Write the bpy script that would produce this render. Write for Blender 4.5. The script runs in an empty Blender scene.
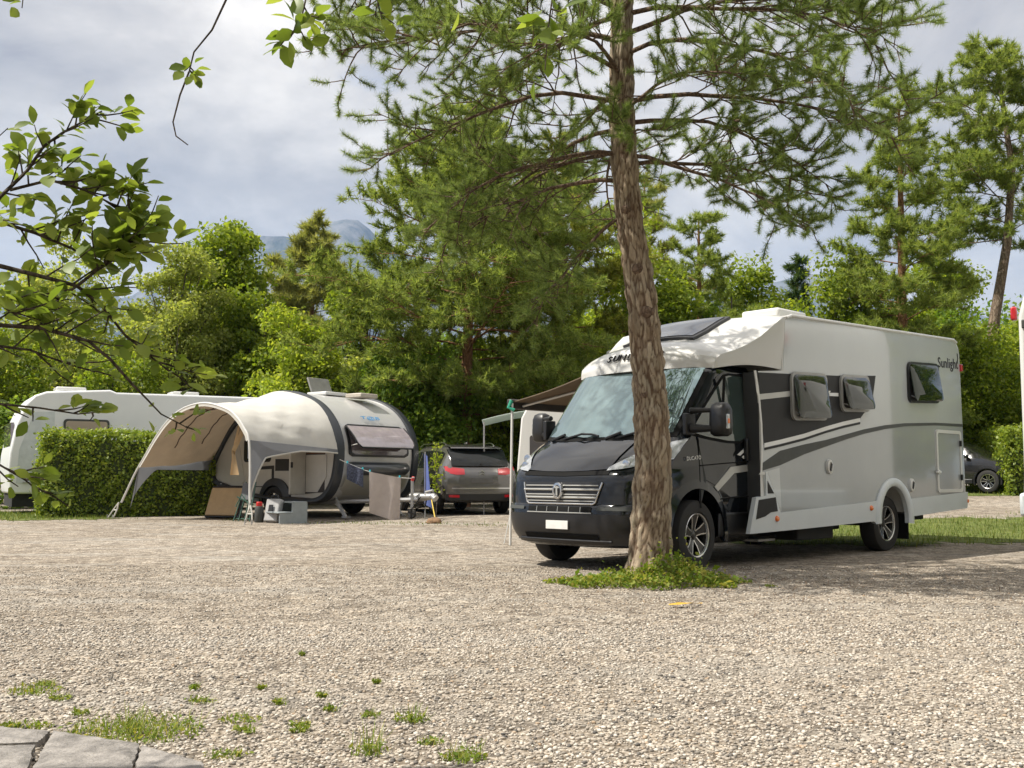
import bpy, bmesh, math, random
import numpy as np
from mathutils import Vector, Matrix
R = math.radians
rnd = random.Random(7)
rng = np.random.default_rng(11)
scene = bpy.context.scene
COL = scene.collection

# ------------------------------------------------------------------ camera
CAM_H, PITCH, FPX = 0.918, 0.09029, 1040.45
cam_d = bpy.data.cameras.new('camera')
cam_d.sensor_width = 36.0
cam_d.lens = 36.0 * FPX / 1024.0
cam_d.clip_start = 0.05
cam_d.clip_end = 20000
cam = bpy.data.objects.new('camera', cam_d)
COL.objects.link(cam)
cam.location = (0, 0, CAM_H)
cam.rotation_euler = (math.pi / 2 + PITCH, 0, 0)
scene.camera = cam
scene.render.resolution_x, scene.render.resolution_y = 1024, 768

def at(px, py, Y):
    """The place a picture position shows at depth Y (metres in front of the camera)."""
    a = (px - 512) / FPX
    b = -(py - 384) / FPX
    c, s = math.cos(PITCH), math.sin(PITCH)
    d = Vector((a, c - b * s, s + b * c))
    return Vector((0, 0, CAM_H)) + d * (Y / d.y)

def sstep(a, b, x):
    t = np.clip((x - a) / (b - a), 0, 1)
    return t * t * (3 - 2 * t)

def gz(x, y):
    """Ground height."""
    base = sstep(14, 32, y) * (0.11 + 0.44 * sstep(0, 14, x))
    wob = 0.012 * np.sin(x * 0.9 + y * 0.37) * np.sin(y * 0.63 - x * 0.21) * sstep(2.0, 5.0, y)
    return base + wob * (1 - 0.85 * np.exp(-(((x - 2.5) / 4.0) ** 2 + ((y - 13) / 4.5) ** 2)))

# ------------------------------------------------------------------ object helpers
def link(o, parent=None):
    COL.objects.link(o)
    if parent is not None:
        o.parent = parent
    return o

def tag(o, label=None, cat=None, group=None, kind=None):
    if label: o['label'] = label
    if cat: o['category'] = cat
    if group: o['group'] = group
    if kind: o['kind'] = kind
    return o

def thing(name, label, cat, loc=(0, 0, 0), rz=0.0, group=None):
    o = bpy.data.objects.new(name, None)
    o.empty_display_size = 0.2
    o.location = loc
    o.rotation_euler = (0, 0, rz)
    link(o)
    return tag(o, label, cat, group)

class MB:
    def __init__(s):
        s.v, s.f, s.m = [], [], []
        s.mats = []
    def mi(s, mat):
        if mat is None: return 0
        if mat not in s.mats: s.mats.append(mat)
        return s.mats.index(mat)
    def add(s, vs, fs, mat=None):
        k = len(s.v); i = s.mi(mat)
        s.v += [tuple(p) for p in vs]
        for f in fs:
            s.f.append([k + q for q in f]); s.m.append(i)
        return s
    def box(s, c, size, mat=None, rot=None):
        x, y, z = size[0] / 2, size[1] / 2, size[2] / 2
        vs = [Vector(p) for p in ((-x,-y,-z),(x,-y,-z),(x,y,-z),(-x,y,-z),(-x,-y,z),(x,-y,z),(x,y,z),(-x,y,z))]
        if rot is not None: vs = [rot @ p for p in vs]
        vs = [p + Vector(c) for p in vs]
        return s.add(vs, [(0,3,2,1),(4,5,6,7),(0,1,5,4),(1,2,6,5),(2,3,7,6),(3,0,4,7)], mat)
    def tube(s, pts, r, n=8, mat=None, cap=True):
        pts = [Vector(p) for p in pts]
        rr = r if isinstance(r, (list, tuple)) else [r] * len(pts)
        vs, fs = [], []
        up = None
        for i, p in enumerate(pts):
            d = (pts[min(i + 1, len(pts) - 1)] - pts[max(i - 1, 0)])
            d = d.normalized() if d.length > 1e-9 else Vector((0, 0, 1))
            if up is None:
                up = Vector((0, 0, 1)) if abs(d.z) < .9 else Vector((1, 0, 0))
            u = (up - d * up.dot(d)).normalized()
            w = d.cross(u); up = u
            for k in range(n):
                a = 2 * math.pi * k / n
                vs.append(p + (u * math.cos(a) + w * math.sin(a)) * rr[i])
        for i in range(len(pts) - 1):
            for k in range(n):
                a, b = i * n + k, i * n + (k + 1) % n
                fs.append((a, b, b + n, a + n))
        if cap:
            fs.append(tuple(reversed(range(n))))
            fs.append(tuple(range((len(pts) - 1) * n, len(pts) * n)))
        return s.add(vs, fs, mat)
    def lathe(s, prof, M, n=32, mat=None):
        """prof = (radius, along) pairs about local Z of matrix M."""
        vs, fs = [], []
        for r, h in prof:
            for k in range(n):
                a = 2 * math.pi * k / n
                vs.append(M @ Vector((r * math.cos(a), r * math.sin(a), h)))
        for i in range(len(prof) - 1):
            for k in range(n):
                a, b = i * n + k, i * n + (k + 1) % n
                fs.append((a, b, b + n, a + n))
        return s.add(vs, fs, mat)
    def prism(s, front, back, mat=None):
        n = len(front)
        fs = [tuple(range(n)), tuple(reversed(range(n, 2 * n)))]
        for i in range(n):
            j = (i + 1) % n
            fs.append((i, i + n, j + n, j))
        return s.add(list(front) + list(back), fs, mat)
    def grid(s, rows, mat=None, close=False):
        m = len(rows[0]); vs = [p for r in rows for p in r]; fs = []
        for i in range(len(rows) - 1):
            for k in range(m if close else m - 1):
                a, b = i * m + k, i * m + (k + 1) % m
                fs.append((a, b, b + m, a + m))
        return s.add(vs, fs, mat)
    def build(s, name, mat=None, parent=None, smooth=35, bevel=0.0, seg=2, fix=True):
        me = bpy.data.meshes.new(name)
        me.from_pydata(s.v, [], s.f)
        mats = s.mats or ([mat] if mat else [])
        for q in mats: me.materials.append(q)
        if len(s.mats) > 1:
            me.polygons.foreach_set('material_index', s.m)
        if fix:
            bm = bmesh.new(); bm.from_mesh(me)
            bmesh.ops.recalc_face_normals(bm, faces=bm.faces)
            bm.to_mesh(me); bm.free()
        if smooth:
            me.polygons.foreach_set('use_smooth', [True] * len(me.polygons))
            me.set_sharp_from_angle(angle=R(smooth))
        me.update()
        o = bpy.data.objects.new(name, me)
        link(o, parent)
        if bevel:
            b = o.modifiers.new('bevel', 'BEVEL'); b.width = bevel; b.segments = seg
            b.limit_method = 'ANGLE'; b.angle_limit = R(40)
        return o

def np_mesh(name, V, F, mat, parent=None, smooth=False):
    """Mesh from numpy arrays; F is (m,3) or (m,4)."""
    me = bpy.data.meshes.new(name)
    m, k = F.shape
    me.vertices.add(len(V)); me.vertices.foreach_set('co', V.astype(np.float32).ravel())
    me.loops.add(m * k); me.loops.foreach_set('vertex_index', F.astype(np.int32).ravel())
    me.polygons.add(m)
    me.polygons.foreach_set('loop_start', np.arange(0, m * k, k, dtype=np.int32))
    me.materials.append(mat)
    me.update(calc_edges=True)
    if smooth: me.polygons.foreach_set('use_smooth', np.ones(m, dtype=bool))
    o = bpy.data.objects.new(name, me)
    return link(o, parent)

def rrect(x0, z0, x1, z1, r, n=4):
    out = []
    for cx, cz, a0 in ((x1 - r, z1 - r, 0), (x0 + r, z1 - r, 90), (x0 + r, z0 + r, 180), (x1 - r, z0 + r, 270)):
        for k in range(n + 1):
            a = R(a0 + 90 * k / n)
            out.append((cx + r * math.cos(a), cz + r * math.sin(a)))
    return out

def poly_interp(pts, t):
    xs = [p[0] for p in pts]
    return tuple(float(np.interp(t, xs, [p[k] for p in pts])) for k in range(1, len(pts[0])))

# ------------------------------------------------------------------ materials
def nodes_of(name):
    m = bpy.data.materials.new(name); m.use_nodes = True
    nt = m.node_tree
    return m, nt, nt.nodes['Principled BSDF'], nt.nodes['Material Output']

def mix_rgb(nt, fac, a, b, mode='MIX'):
    n = nt.nodes.new('ShaderNodeMix'); n.data_type = 'RGBA'; n.blend_type = mode
    for sock, v in ((n.inputs[0], fac), (n.inputs[6], a), (n.inputs[7], b)):
        if hasattr(v, 'is_linked') or hasattr(v, 'links'): nt.links.new(v, sock)
        elif isinstance(v, (int, float)): sock.default_value = v
        else: sock.default_value = (*v, 1.0)
    return n.outputs[2]

def noise(nt, scale, detail=4, rough=.6, coord='Object', stretch=None):
    tc = nt.nodes.new('ShaderNodeTexCoord'); n = nt.nodes.new('ShaderNodeTexNoise')
    n.inputs['Scale'].default_value = scale; n.inputs['Detail'].default_value = detail
    n.inputs['Roughness'].default_value = rough
    src = tc.outputs[coord]
    if stretch:
        mp = nt.nodes.new('ShaderNodeMapping'); mp.inputs['Scale'].default_value = stretch
        nt.links.new(src, mp.inputs['Vector']); src = mp.outputs[0]
    nt.links.new(src, n.inputs['Vector'])
    return n.outputs['Fac']

def ramp(nt, fac, stops):
    r = nt.nodes.new('ShaderNodeValToRGB')
    e = r.color_ramp.elements
    while len(e) < len(stops): e.new(0.5)
    for el, (p, c) in zip(e, stops):
        el.position = p; el.color = (*c, 1.0) if len(c) == 3 else c
    nt.links.new(fac, r.inputs[0])
    return r.outputs[0]

def mat(name, col, rough=.5, metal=0., coat=0., var=.12, vscale=6., bump=0., bscale=60., spec=.5):
    m, nt, b, out = nodes_of(name)
    f = noise(nt, vscale, 5)
    lo = tuple(c * (1 - var) for c in col); hi = tuple(min(1, c * (1 + var)) for c in col)
    nt.links.new(ramp(nt, f, [(.3, lo), (.7, hi)]), b.inputs['Base Color'])
    b.inputs['Roughness'].default_value = rough
    b.inputs['Metallic'].default_value = metal
    b.inputs['Coat Weight'].default_value = coat
    b.inputs['Coat Roughness'].default_value = .04
    b.inputs['Specular IOR Level'].default_value = spec
    if bump:
        bn = nt.nodes.new('ShaderNodeBump'); bn.inputs['Strength'].default_value = bump
        bn.inputs['Distance'].default_value = .01
        nt.links.new(noise(nt, bscale, 3), bn.inputs['Height'])
        nt.links.new(bn.outputs[0], b.inputs['Normal'])
    return m

def leaf_mat(name, c1, c2, c3, trans=.35, rough=.55, spec=.25):
    m, nt, b, out = nodes_of(name)
    g = nt.nodes.new('ShaderNodeNewGeometry')
    col = ramp(nt, g.outputs['Random Per Island'], [(0., c1), (.5, c2), (1., c3)])
    nt.links.new(col, b.inputs['Base Color'])
    b.inputs['Roughness'].default_value = rough; b.inputs['Specular IOR Level'].default_value = spec
    t = nt.nodes.new('ShaderNodeBsdfTranslucent')
    nt.links.new(mix_rgb(nt, 1.0, col, (1.5, 1.45, .7), 'MULTIPLY'), t.inputs['Color'])
    ms = nt.nodes.new('ShaderNodeMixShader'); ms.inputs[0].default_value = trans
    nt.links.new(b.outputs[0], ms.inputs[1]); nt.links.new(t.outputs[0], ms.inputs[2])
    nt.links.new(ms.outputs[0], out.inputs['Surface'])
    return m

def cloth_mat(name, col, trans=.3):
    m, nt, b, out = nodes_of(name)
    f = noise(nt, 2.5, 5); c = ramp(nt, f, [(.3, tuple(x * .93 for x in col)), (.7, tuple(min(1, x * 1.06) for x in col))])
    nt.links.new(c, b.inputs['Base Color']); b.inputs['Roughness'].default_value = .85; b.inputs['Specular IOR Level'].default_value = .15
    t = nt.nodes.new('ShaderNodeBsdfTranslucent'); nt.links.new(c, t.inputs['Color'])
    ms = nt.nodes.new('ShaderNodeMixShader'); ms.inputs[0].default_value = trans
    nt.links.new(b.outputs[0], ms.inputs[1]); nt.links.new(t.outputs[0], ms.inputs[2]); nt.links.new(ms.outputs[0], out.inputs['Surface'])
    return m

def bark_mat(name, c1, c2, scale=7., strength=.8, stretch=(1, 1, .16)):
    m, nt, b, out = nodes_of(name)
    tc = nt.nodes.new('ShaderNodeTexCoord'); mp = nt.nodes.new('ShaderNodeMapping')
    mp.inputs['Scale'].default_value = stretch
    nt.links.new(tc.outputs['Object'], mp.inputs['Vector'])
    wob = nt.nodes.new('ShaderNodeTexNoise'); wob.inputs['Scale'].default_value = 5; wob.inputs['Detail'].default_value = 4
    nt.links.new(tc.outputs['Object'], wob.inputs['Vector'])
    mx = mix_rgb(nt, .22, mp.outputs[0], wob.outputs['Color'], 'ADD')
    v = nt.nodes.new('ShaderNodeTexVoronoi'); v.feature = 'DISTANCE_TO_EDGE'; v.inputs['Scale'].default_value = scale * 2.2
    nt.links.new(mx, v.inputs['Vector'])
    fine = noise(nt, 40, 6, .7, stretch=(1, 1, .4))
    edge = ramp(nt, v.outputs['Distance'], [(0., (.12, .12, .12)), (.10, (.6, .6, .6)), (.35, (1, 1, 1))])
    h = mix_rgb(nt, .6, edge, fine, 'MULTIPLY')
    col = ramp(nt, h, [(0., tuple(c * .35 for c in c1)), (.35, c1), (.9, c2)])
    big = noise(nt, 2.0, 3)
    col = mix_rgb(nt, ramp(nt, big, [(.35, (0, 0, 0)), (.7, (.5, .5, .5))]), col, (c1[0] * 1.05, c1[1] * 1.0, c1[2] * 1.1))
    nt.links.new(col, b.inputs['Base Color']); b.inputs['Roughness'].default_value = .9
    b.inputs['Specular IOR Level'].default_value = .15
    bn = nt.nodes.new('ShaderNodeBump'); bn.inputs['Strength'].default_value = strength; bn.inputs['Distance'].default_value = .03
    nt.links.new(h, bn.inputs['Height']); nt.links.new(bn.outputs[0], b.inputs['Normal'])
    return m

M = {}
M['paint_dark'] = mat('dark_metallic_paint', (.006, .0075, .010), .09, .0, .15, .15, 3)
M['plastic_black'] = mat('black_plastic', (.011, .011, .012), .4, bump=.06, bscale=300)
M['white_shell'] = mat('white_gelcoat', (.60, .60, .58), .28, 0, .4, .03, 2)
M['silver_panel'] = mat('silver_grey_panel', (.45, .475, .48), .13, .1, .5, .03, 1.5)
M['grey_panel'] = mat('mid_grey_panel', (.325, .345, .35), .12, .1, .5, .04, 1.5)
M['skirt'] = mat('white_skirt_plastic', (.56, .60, .62), .4, 0, .2, .03, 3)
M['decal_black'] = mat('black_film', (.018, .018, .019), .5, spec=.25)
M['decal_dark'] = mat('dark_grey_film', (.06, .064, .06), .5, spec=.3)
M['decal_white'] = mat('white_film', (.75, .76, .75), .35, var=.03)
M['decal_silver'] = mat('silver_film', (.42, .42, .40), .3, .4, var=.04)
M['chrome'] = mat('brushed_chrome', (.55, .55, .55), .22, 1.0, var=.05)
M['tyre'] = mat('tyre_rubber', (.022, .021, .020), .8, bump=.25, bscale=120)
M['rim_black'] = mat('black_alloy', (.02, .02, .02), .3, .5, .5)
M['rim_silver'] = mat('machined_alloy', (.65, .65, .64), .25, .9)
M['orange'] = mat('orange_lens', (.75, .16, .02), .2, coat=1)
M['red'] = mat('red_lens', (.45, .012, .02), .15, coat=1)
M['clear_lamp'] = mat('clear_lamp_lens', (.42, .44, .45), .12, .4, 1.0, .35, 14)
M['metal_grey'] = mat('galvanised_metal', (.42, .42, .42), .45, .7)
M['underbody'] = mat('underbody', (.02, .02, .02), .9)
M['rubber'] = mat('black_rubber', (.012, .012, .012), .85, spec=.1)

def glass(name, col, rough=.03, ior=1.55, metal=0.0, coat=1.0):
    m, nt, b, out = nodes_of(name)
    f = noise(nt, 3, 2)
    nt.links.new(ramp(nt, f, [(.3, tuple(c * .85 for c in col)), (.7, tuple(c * 1.15 for c in col))]), b.inputs['Base Color'])
    b.inputs['Roughness'].default_value = rough
    b.inputs['IOR'].default_value = ior
    b.inputs['Metallic'].default_value = metal
    b.inputs['Coat Weight'].default_value = coat; b.inputs['Coat Roughness'].default_value = .01
    return m
M['screen'] = glass('windscreen_glass', (.22, .31, .32), .015, 1.6, .75, .2)
M['cab_glass'] = glass('cab_side_glass', (.04, .06, .055), .02, 1.8, 0, .5)
M['acrylic'] = glass('tinted_acrylic', (.03, .034, .03), .03, 1.5, 0, .2)
M['acrylic_dark'] = glass('dark_acrylic', (.012, .02, .012), .05, 1.45, 0, .15)
M['acrylic_smoke'] = glass('smoked_acrylic', (.16, .14, .16), .08, 1.7)
M['car_glass'] = glass('car_glass', (.010, .012, .012), .03, 1.4, 0, .0)
M['blind'] = mat('pale_blind', (.50, .50, .48), .6)
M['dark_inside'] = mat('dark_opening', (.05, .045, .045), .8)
# ------------------------------------------------------------------ light and sky
SUN_DIR = Vector((-0.96, -0.19, 0)).normalized()
SUN_EL = 56.0
to_sun = Vector((SUN_DIR.x * math.cos(R(SUN_EL)), SUN_DIR.y * math.cos(R(SUN_EL)), math.sin(R(SUN_EL))))
sd = bpy.data.lights.new('sun', 'SUN'); sd.energy = 4.8; sd.angle = R(.6); sd.color = (1.0, .94, .84)
so = bpy.data.objects.new('sun', sd); link(so)
so.rotation_euler = (-to_sun).to_track_quat('-Z', 'Y').to_euler()
so.location = (-20, 5, 30)

world = bpy.data.worlds.new('World'); scene.world = world; world.use_nodes = True
nt = world.node_tree; nt.nodes.clear()
wo = nt.nodes.new('ShaderNodeOutputWorld'); bg = nt.nodes.new('ShaderNodeBackground')
sky = nt.nodes.new('ShaderNodeTexSky'); sky.sky_type = 'NISHITA'; sky.sun_disc = False
sky.sun_elevation = R(SUN_EL)
sky.sun_rotation = math.atan2(to_sun.x, to_sun.y)
sky.altitude = 500; sky.dust_density = 1.0
tc = nt.nodes.new('ShaderNodeTexCoord')
mp = nt.nodes.new('ShaderNodeMapping'); mp.inputs['Scale'].default_value = (1, 1, 2.1)
mp.inputs['Location'].default_value = (1.7, .35, .2)
nt.links.new(tc.outputs['Generated'], mp.inputs['Vector'])
def wnoise(scale, detail, rough, dist=0.0):
    n = nt.nodes.new('ShaderNodeTexNoise'); n.inputs['Scale'].default_value = scale
    n.inputs['Detail'].default_value = detail; n.inputs['Roughness'].default_value = rough
    n.inputs['Distortion'].default_value = dist
    nt.links.new(mp.outputs[0], n.inputs['Vector']); return n.outputs['Fac']
cover = ramp(nt, wnoise(1.9, 8, .55, .3), [(.22, (0, 0, 0)), (.38, (1, 1, 1))])
shade = ramp(nt, wnoise(3.4, 9, .58, .2), [(.34, (1.95, 1.82, 1.76)), (.50, (2.9, 2.7, 2.48)), (.66, (4.3, 4.0, 3.6))])
skyc = mix_rgb(nt, 1.0, sky.outputs[0], (.8, .8, .8), 'MULTIPLY')
# an overcast sky is brighter overhead than at the horizon
sx = nt.nodes.new('ShaderNodeSeparateXYZ'); nt.links.new(tc.outputs['Generated'], sx.inputs[0])
shade = mix_rgb(nt, 1.0, shade, ramp(nt, sx.outputs[2], [(0., (1.0, 1.0, .98)), (.30, (1.02, 1.02, 1.01)), (.5, (1.3, 1.3, 1.3)), (1., (2.0, 2.0, 2.0))]), 'MULTIPLY')
nt.links.new(mix_rgb(nt, cover, skyc, shade), bg.inputs['Color'])
bg.inputs['Strength'].default_value = 0.15
nt.links.new(bg.outputs[0], wo.inputs['Surface'])

scene.view_settings.view_transform = 'Standard'
scene.view_settings.look = 'None'
scene.view_settings.exposure = 0.72
scene.view_settings.gamma = 1.0
scene.view_settings.use_curve_mapping = False
scene.cycles.use_denoising = True
scene.cycles.max_bounces = 9
scene.cycles.diffuse_bounces = 6
scene.cycles.transparent_max_bounces = 8
scene.cycles.caustics_reflective = False
scene.cycles.caustics_refractive = False
scene.cycles.sample_clamp_indirect = 6.0

# ------------------------------------------------------------------ ground
def gravel_ground_mat():
    m, nt, b, out = nodes_of('gravel_ground')
    tc = nt.nodes.new('ShaderNodeTexCoord')
    def vor(scale, feat='F1'):
        v = nt.nodes.new('ShaderNodeTexVoronoi'); v.inputs['Scale'].default_value = scale; v.feature = feat
        nt.links.new(tc.outputs['Object'], v.inputs['Vector']); return v
    v1 = vor(42); v2 = vor(19)
    sep = nt.nodes.new('ShaderNodeSeparateColor'); nt.links.new(v1.outputs['Color'], sep.inputs[0])
    stone = ramp(nt, sep.outputs[0], [(0., (.22, .185, .15)), (.3, (.36, .305, .24)), (.65, (.47, .405, .32)), (1., (.60, .54, .45))])
    sep2 = nt.nodes.new('ShaderNodeSeparateColor'); nt.links.new(v2.outputs['Color'], sep2.inputs[0])
    stone2 = ramp(nt, sep2.outputs[1], [(0., (.23, .20, .17)), (.5, (.42, .355, .28)), (1., (.54, .475, .395))])
    col = mix_rgb(nt, .35, stone, stone2)
    gap = ramp(nt, v1.outputs['Distance'], [(.25, (1, 1, 1)), (.75, (.5, .47, .43))])
    col = mix_rgb(nt, 1.0, col, gap, 'MULTIPLY')
    big = noise(nt, .35, 5, .6)
    col = mix_rgb(nt, ramp(nt, big, [(.38, (0, 0, 0)), (.62, (1, 1, 1))]), col, mix_rgb(nt, 1.0, col, (.80, .78, .75), 'MULTIPLY'))
    track = noise(nt, 1.1, 5, .65, stretch=(.35, 1.4, 1))
    col = mix_rgb(nt, ramp(nt, track, [(.50, (0, 0, 0)), (.68, (.85, .85, .85))]), col, (.30, .27, .225))
    nt.links.new(col, b.inputs['Base Color']); b.inputs['Roughness'].default_value = .9
    b.inputs['Specular IOR Level'].default_value = .2
    v3 = vor(8.5); sep3 = nt.nodes.new('ShaderNodeSeparateColor'); nt.links.new(v3.outputs['Color'], sep3.inputs[0])
    col = mix_rgb(nt, 1.0, col, ramp(nt, sep3.outputs[0], [(0., (.62, .60, .58)), (.35, (.95, .94, .93)), (.75, (1.05, 1.05, 1.05)), (1., (1.28, 1.27, 1.25))]), 'MULTIPLY')
    gr = noise(nt, 5, 10, .85)
    col = mix_rgb(nt, 1.0, col, ramp(nt, gr, [(.34, (.60, .58, .55)), (.48, (1, 1, 1)), (.66, (1.22, 1.22, 1.2))]), 'MULTIPLY')
    col = mix_rgb(nt, 1.0, col, (.915, .95, 1.01), 'MULTIPLY')
    nt.links.new(col, b.inputs['Base Color'])
    bn = nt.nodes.new('ShaderNodeBump'); bn.inputs['Strength'].default_value = .9; bn.inputs['Distance'].default_value = .02
    h = mix_rgb(nt, .4, ramp(nt, v1.outputs['Distance'], [(0., (1, 1, 1)), (.8, (0, 0, 0))]), ramp(nt, v2.outputs['Distance'], [(0., (1, 1, 1)), (.8, (0, 0, 0))]))
    nt.links.new(h, bn.inputs['Height']); nt.links.new(bn.outputs[0], b.inputs['Normal'])
    return m
M['gravel'] = gravel_ground_mat()
xs = np.concatenate([-np.geomspace(6000, 41, 14), np.linspace(-40, 40, 161), np.geomspace(41, 6000, 14)])
ys = np.concatenate([-np.geomspace(300, 6, 8), np.linspace(-5, 60, 131), np.geomspace(61, 6000, 16)])
gx, gy = np.meshgrid(xs, ys)
gv = np.stack([gx, gy, gz(gx, gy)], -1).reshape(-1, 3)
ny, nx = gx.shape
ii = (np.arange(ny - 1)[:, None] * nx + np.arange(nx - 1)[None]).ravel()
g = np_mesh('ground', gv, np.stack([ii, ii + 1, ii + nx + 1, ii + nx], 1), M['gravel'], smooth=True)
tag(g, 'wide beige gravel yard under everything', kind='structure')

# loose stones lying on the near part of the yard
def pebble_mat():
    m, nt, b, out = nodes_of('pebble_stone')
    g = nt.nodes.new('ShaderNodeNewGeometry')
    c = ramp(nt, g.outputs['Random Per Island'], [(0., (.10, .09, .08)), (.2, (.26, .225, .18)), (.45, (.41, .345, .27)), (.7, (.50, .43, .34)), (.9, (.60, .54, .45)), (1., (.38, .27, .17))])
    f = noise(nt, 90, 3)
    nt.links.new(mix_rgb(nt, 1.0, mix_rgb(nt, .25, c, f, 'OVERLAY'), (.89, .925, .985), 'MULTIPLY'), b.inputs['Base Color'])
    b.inputs['Roughness'].default_value = .8; b.inputs['Specular IOR Level'].default_value = .25
    return m
M['pebble'] = pebble_mat()
bm = bmesh.new(); bmesh.ops.create_icosphere(bm, subdivisions=1, radius=1.0)
ico = np.array([v.co[:] for v in bm.verts]); icf = np.array([[v.index for v in f.verts] for f in bm.faces]); bm.free()
def scatter_stones(n, y0, y1, smin, smax, p):
    u = rng.random(n) ** p
    Y = y0 + (y1 - y0) * u
    X = (rng.random(n) * 2 - 1) * (Y * .53 + .5)
    s = smin + (smax - smin) * rng.random(n) ** 2.5
    return X, Y, s
parts = [scatter_stones(64000, 2.9, 6.6, .0038, .0105, 1.2), scatter_stones(36000, 5.8, 11.0, .005, .0105, 1.25)]
X = np.concatenate([p[0] for p in parts]); Y = np.concatenate([p[1] for p in parts]); S = np.concatenate([p[2] for p in parts])
N = len(X)
jit = 1 + (rng.random((N, 12)) - .5) * .42
sc = np.stack([1 + .35 * rng.random(N), .75 + .3 * rng.random(N), .5 + .28 * rng.random(N)], 1) * S[:, None]
P = ico[None] * jit[:, :, None] * sc[:, None, :]
a = rng.random(N) * 6.283; ca, sa = np.cos(a), np.sin(a)
tl = (rng.random(N) - .5) * .7
P = np.stack([P[..., 0], P[..., 1] * np.cos(tl)[:, None] - P[..., 2] * np.sin(tl)[:, None], P[..., 1] * np.sin(tl)[:, None] + P[..., 2] * np.cos(tl)[:, None]], -1)
P = np.stack([P[..., 0] * ca[:, None] - P[..., 1] * sa[:, None], P[..., 0] * sa[:, None] + P[..., 1] * ca[:, None], P[..., 2]], -1)
P += np.stack([X, Y, gz(X, Y) + S * .28], 1)[:, None, :]
Fp = (icf[None] + (np.arange(N) * 12)[:, None, None]).reshape(-1, 3)
o = np_mesh('gravel', P.reshape(-1, 3), Fp, M['pebble'], smooth=False)
tag(o, 'loose beige gravel stones in the foreground', kind='stuff')

# ------------------------------------------------------------------ mountains
def rock_mat():
    m, nt, b, out = nodes_of('mountain_rock')
    f = noise(nt, .006, 8, .7); f2 = noise(nt, .02, 8, .7, stretch=(1, 1, .3))
    c = mix_rgb(nt, .5, ramp(nt, f, [(.4, (.05, .07, .05)), (.6, (.22, .22, .22))]), ramp(nt, f2, [(.35, (.04, .05, .06)), (.7, (.22, .22, .23))]))
    nt.links.new(c, b.inputs['Base Color']); b.inputs['Roughness'].default_value = 1.0
    return m
M['rock'] = rock_mat()
ridge = [(-900, 180), (-300, 250), (-60, 300), (0, 292), (60, 262), (120, 290), (200, 262), (235, 240), (262, 228), (300, 236), (330, 219), (346, 211), (362, 216), (380, 236), (430, 262), (520, 300), (620, 300), (720, 285), (830, 268), (900, 290), (1000, 312), (1100, 290), (1500, 240), (2200, 200)]
rows = []
cols = 260
pxs = np.linspace(-900, 2200, cols)
hz = np.interp(pxs, [p[0] for p in ridge], [p[1] for p in ridge])
for j in range(22):
    t = j / 21
    row = []
    for i, px in enumerate(pxs):
        Yd = 2600 + 1500 * t
        top = at(px, hz[i], 4100)
        k = t ** 1.3
        z = top.z * k
        nz = (math.sin(px * .09 + j * .9) * .5 + math.sin(px * .031 - j * 1.7) + math.sin(px * .21 + j * 2.3) * .35 + rnd.uniform(-.4, .4)) * 38 * math.sin(math.pi * min(1, t * 1.02) * .97)
        if j == 21: nz += rnd.uniform(-9, 9)
        row.append((top.x * Yd / 4100, Yd + math.sin(px * .05 + j) * 40, z + nz - 20))
    rows.append(row)
mb = MB(); mb.grid(rows)
back = [(p[0], p[1] + 1600, -20) for p in rows[-1]]
mb.grid([rows[-1], back])
o = mb.build('mountains', M['rock'], smooth=60)
tag(o, 'steep rocky mountain ridge fading into blue haze', kind='structure')

# ------------------------------------------------------------------ air
HAZE = True
if HAZE:
    m, nt, b, out = nodes_of('valley_air'); nt.nodes.remove(b)
    pv = nt.nodes.new('ShaderNodeVolumePrincipled')
    pv.inputs['Color'].default_value = (.20, .48, 1.0, 1); pv.inputs['Density'].default_value = 0.7e-4
    pv.inputs['Anisotropy'].default_value = .1
    nt.links.new(pv.outputs[0], out.inputs['Volume'])
    mb = MB(); mb.box((0, 2600, 700), (14000, 7600, 1450))
    o = mb.build('haze', m, smooth=0)
    tag(o, 'thin blue valley air', kind='stuff')

# ------------------------------------------------------------------ grass
M['grass'] = leaf_mat('grass_blade', (.07, .12, .02), (.13, .19, .035), (.24, .24, .07), .3, .6)
M['turf'] = mat('turf_soil', (.10, .12, .035), .95, var=.5, vscale=5, spec=.1)
def blades(P, h0, h1, w, lean=.5):
    n = len(P)
    h = h0 + (h1 - h0) * rng.random(n); a = rng.random(n) * 6.283
    d = np.stack([np.cos(a), np.sin(a), np.zeros(n)], 1); s = np.stack([-d[:, 1], d[:, 0], np.zeros(n)], 1)
    tip = P + d * (h * lean * rng.random(n))[:, None] + np.array([0, 0, 1.]) * h[:, None]
    V = np.stack([P - s * w, P + s * w, tip], 1)
    return V.reshape(-1, 3), np.arange(3 * n).reshape(-1, 3)
def scatter_poly(n, fn, x0, x1, y0, y1):
    X = x0 + (x1 - x0) * rng.random(n); Y = y0 + (y1 - y0) * rng.random(n)
    k = fn(X + rng.normal(size=n) * .22, Y + rng.normal(size=n) * .22); return X[k], Y[k]
def edge_n(x, y): return .22 * np.sin(13 * x + 5 * y) * np.sin(7 * y - 3 * x) + .35 * np.sin(x * 1.7 + y) + .25 * np.sin(x * 4.3 - y * 2.1) + .15 * np.sin(9 * x + 3 * y)
def right_verge(x, y):
    return (y > 14.6 + .12 * (x - 5) + edge_n(x, y) * .7) & (y < 19.8 + .25 * (x - 5) + edge_n(x + 3, y)) & (x > 3.0 + edge_n(y, x))
def far_verge(x, y): return (y > 27.3 + edge_n(x, y)) & (y < 45) & (x > 6) & ~((y > 25.0) & (y < 27.3))
def left_verge(x, y): return (y > 22.0 + edge_n(x, y) * .5) & (y < 26) & (x < -8.6 + edge_n(y, x) * .6)
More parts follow.
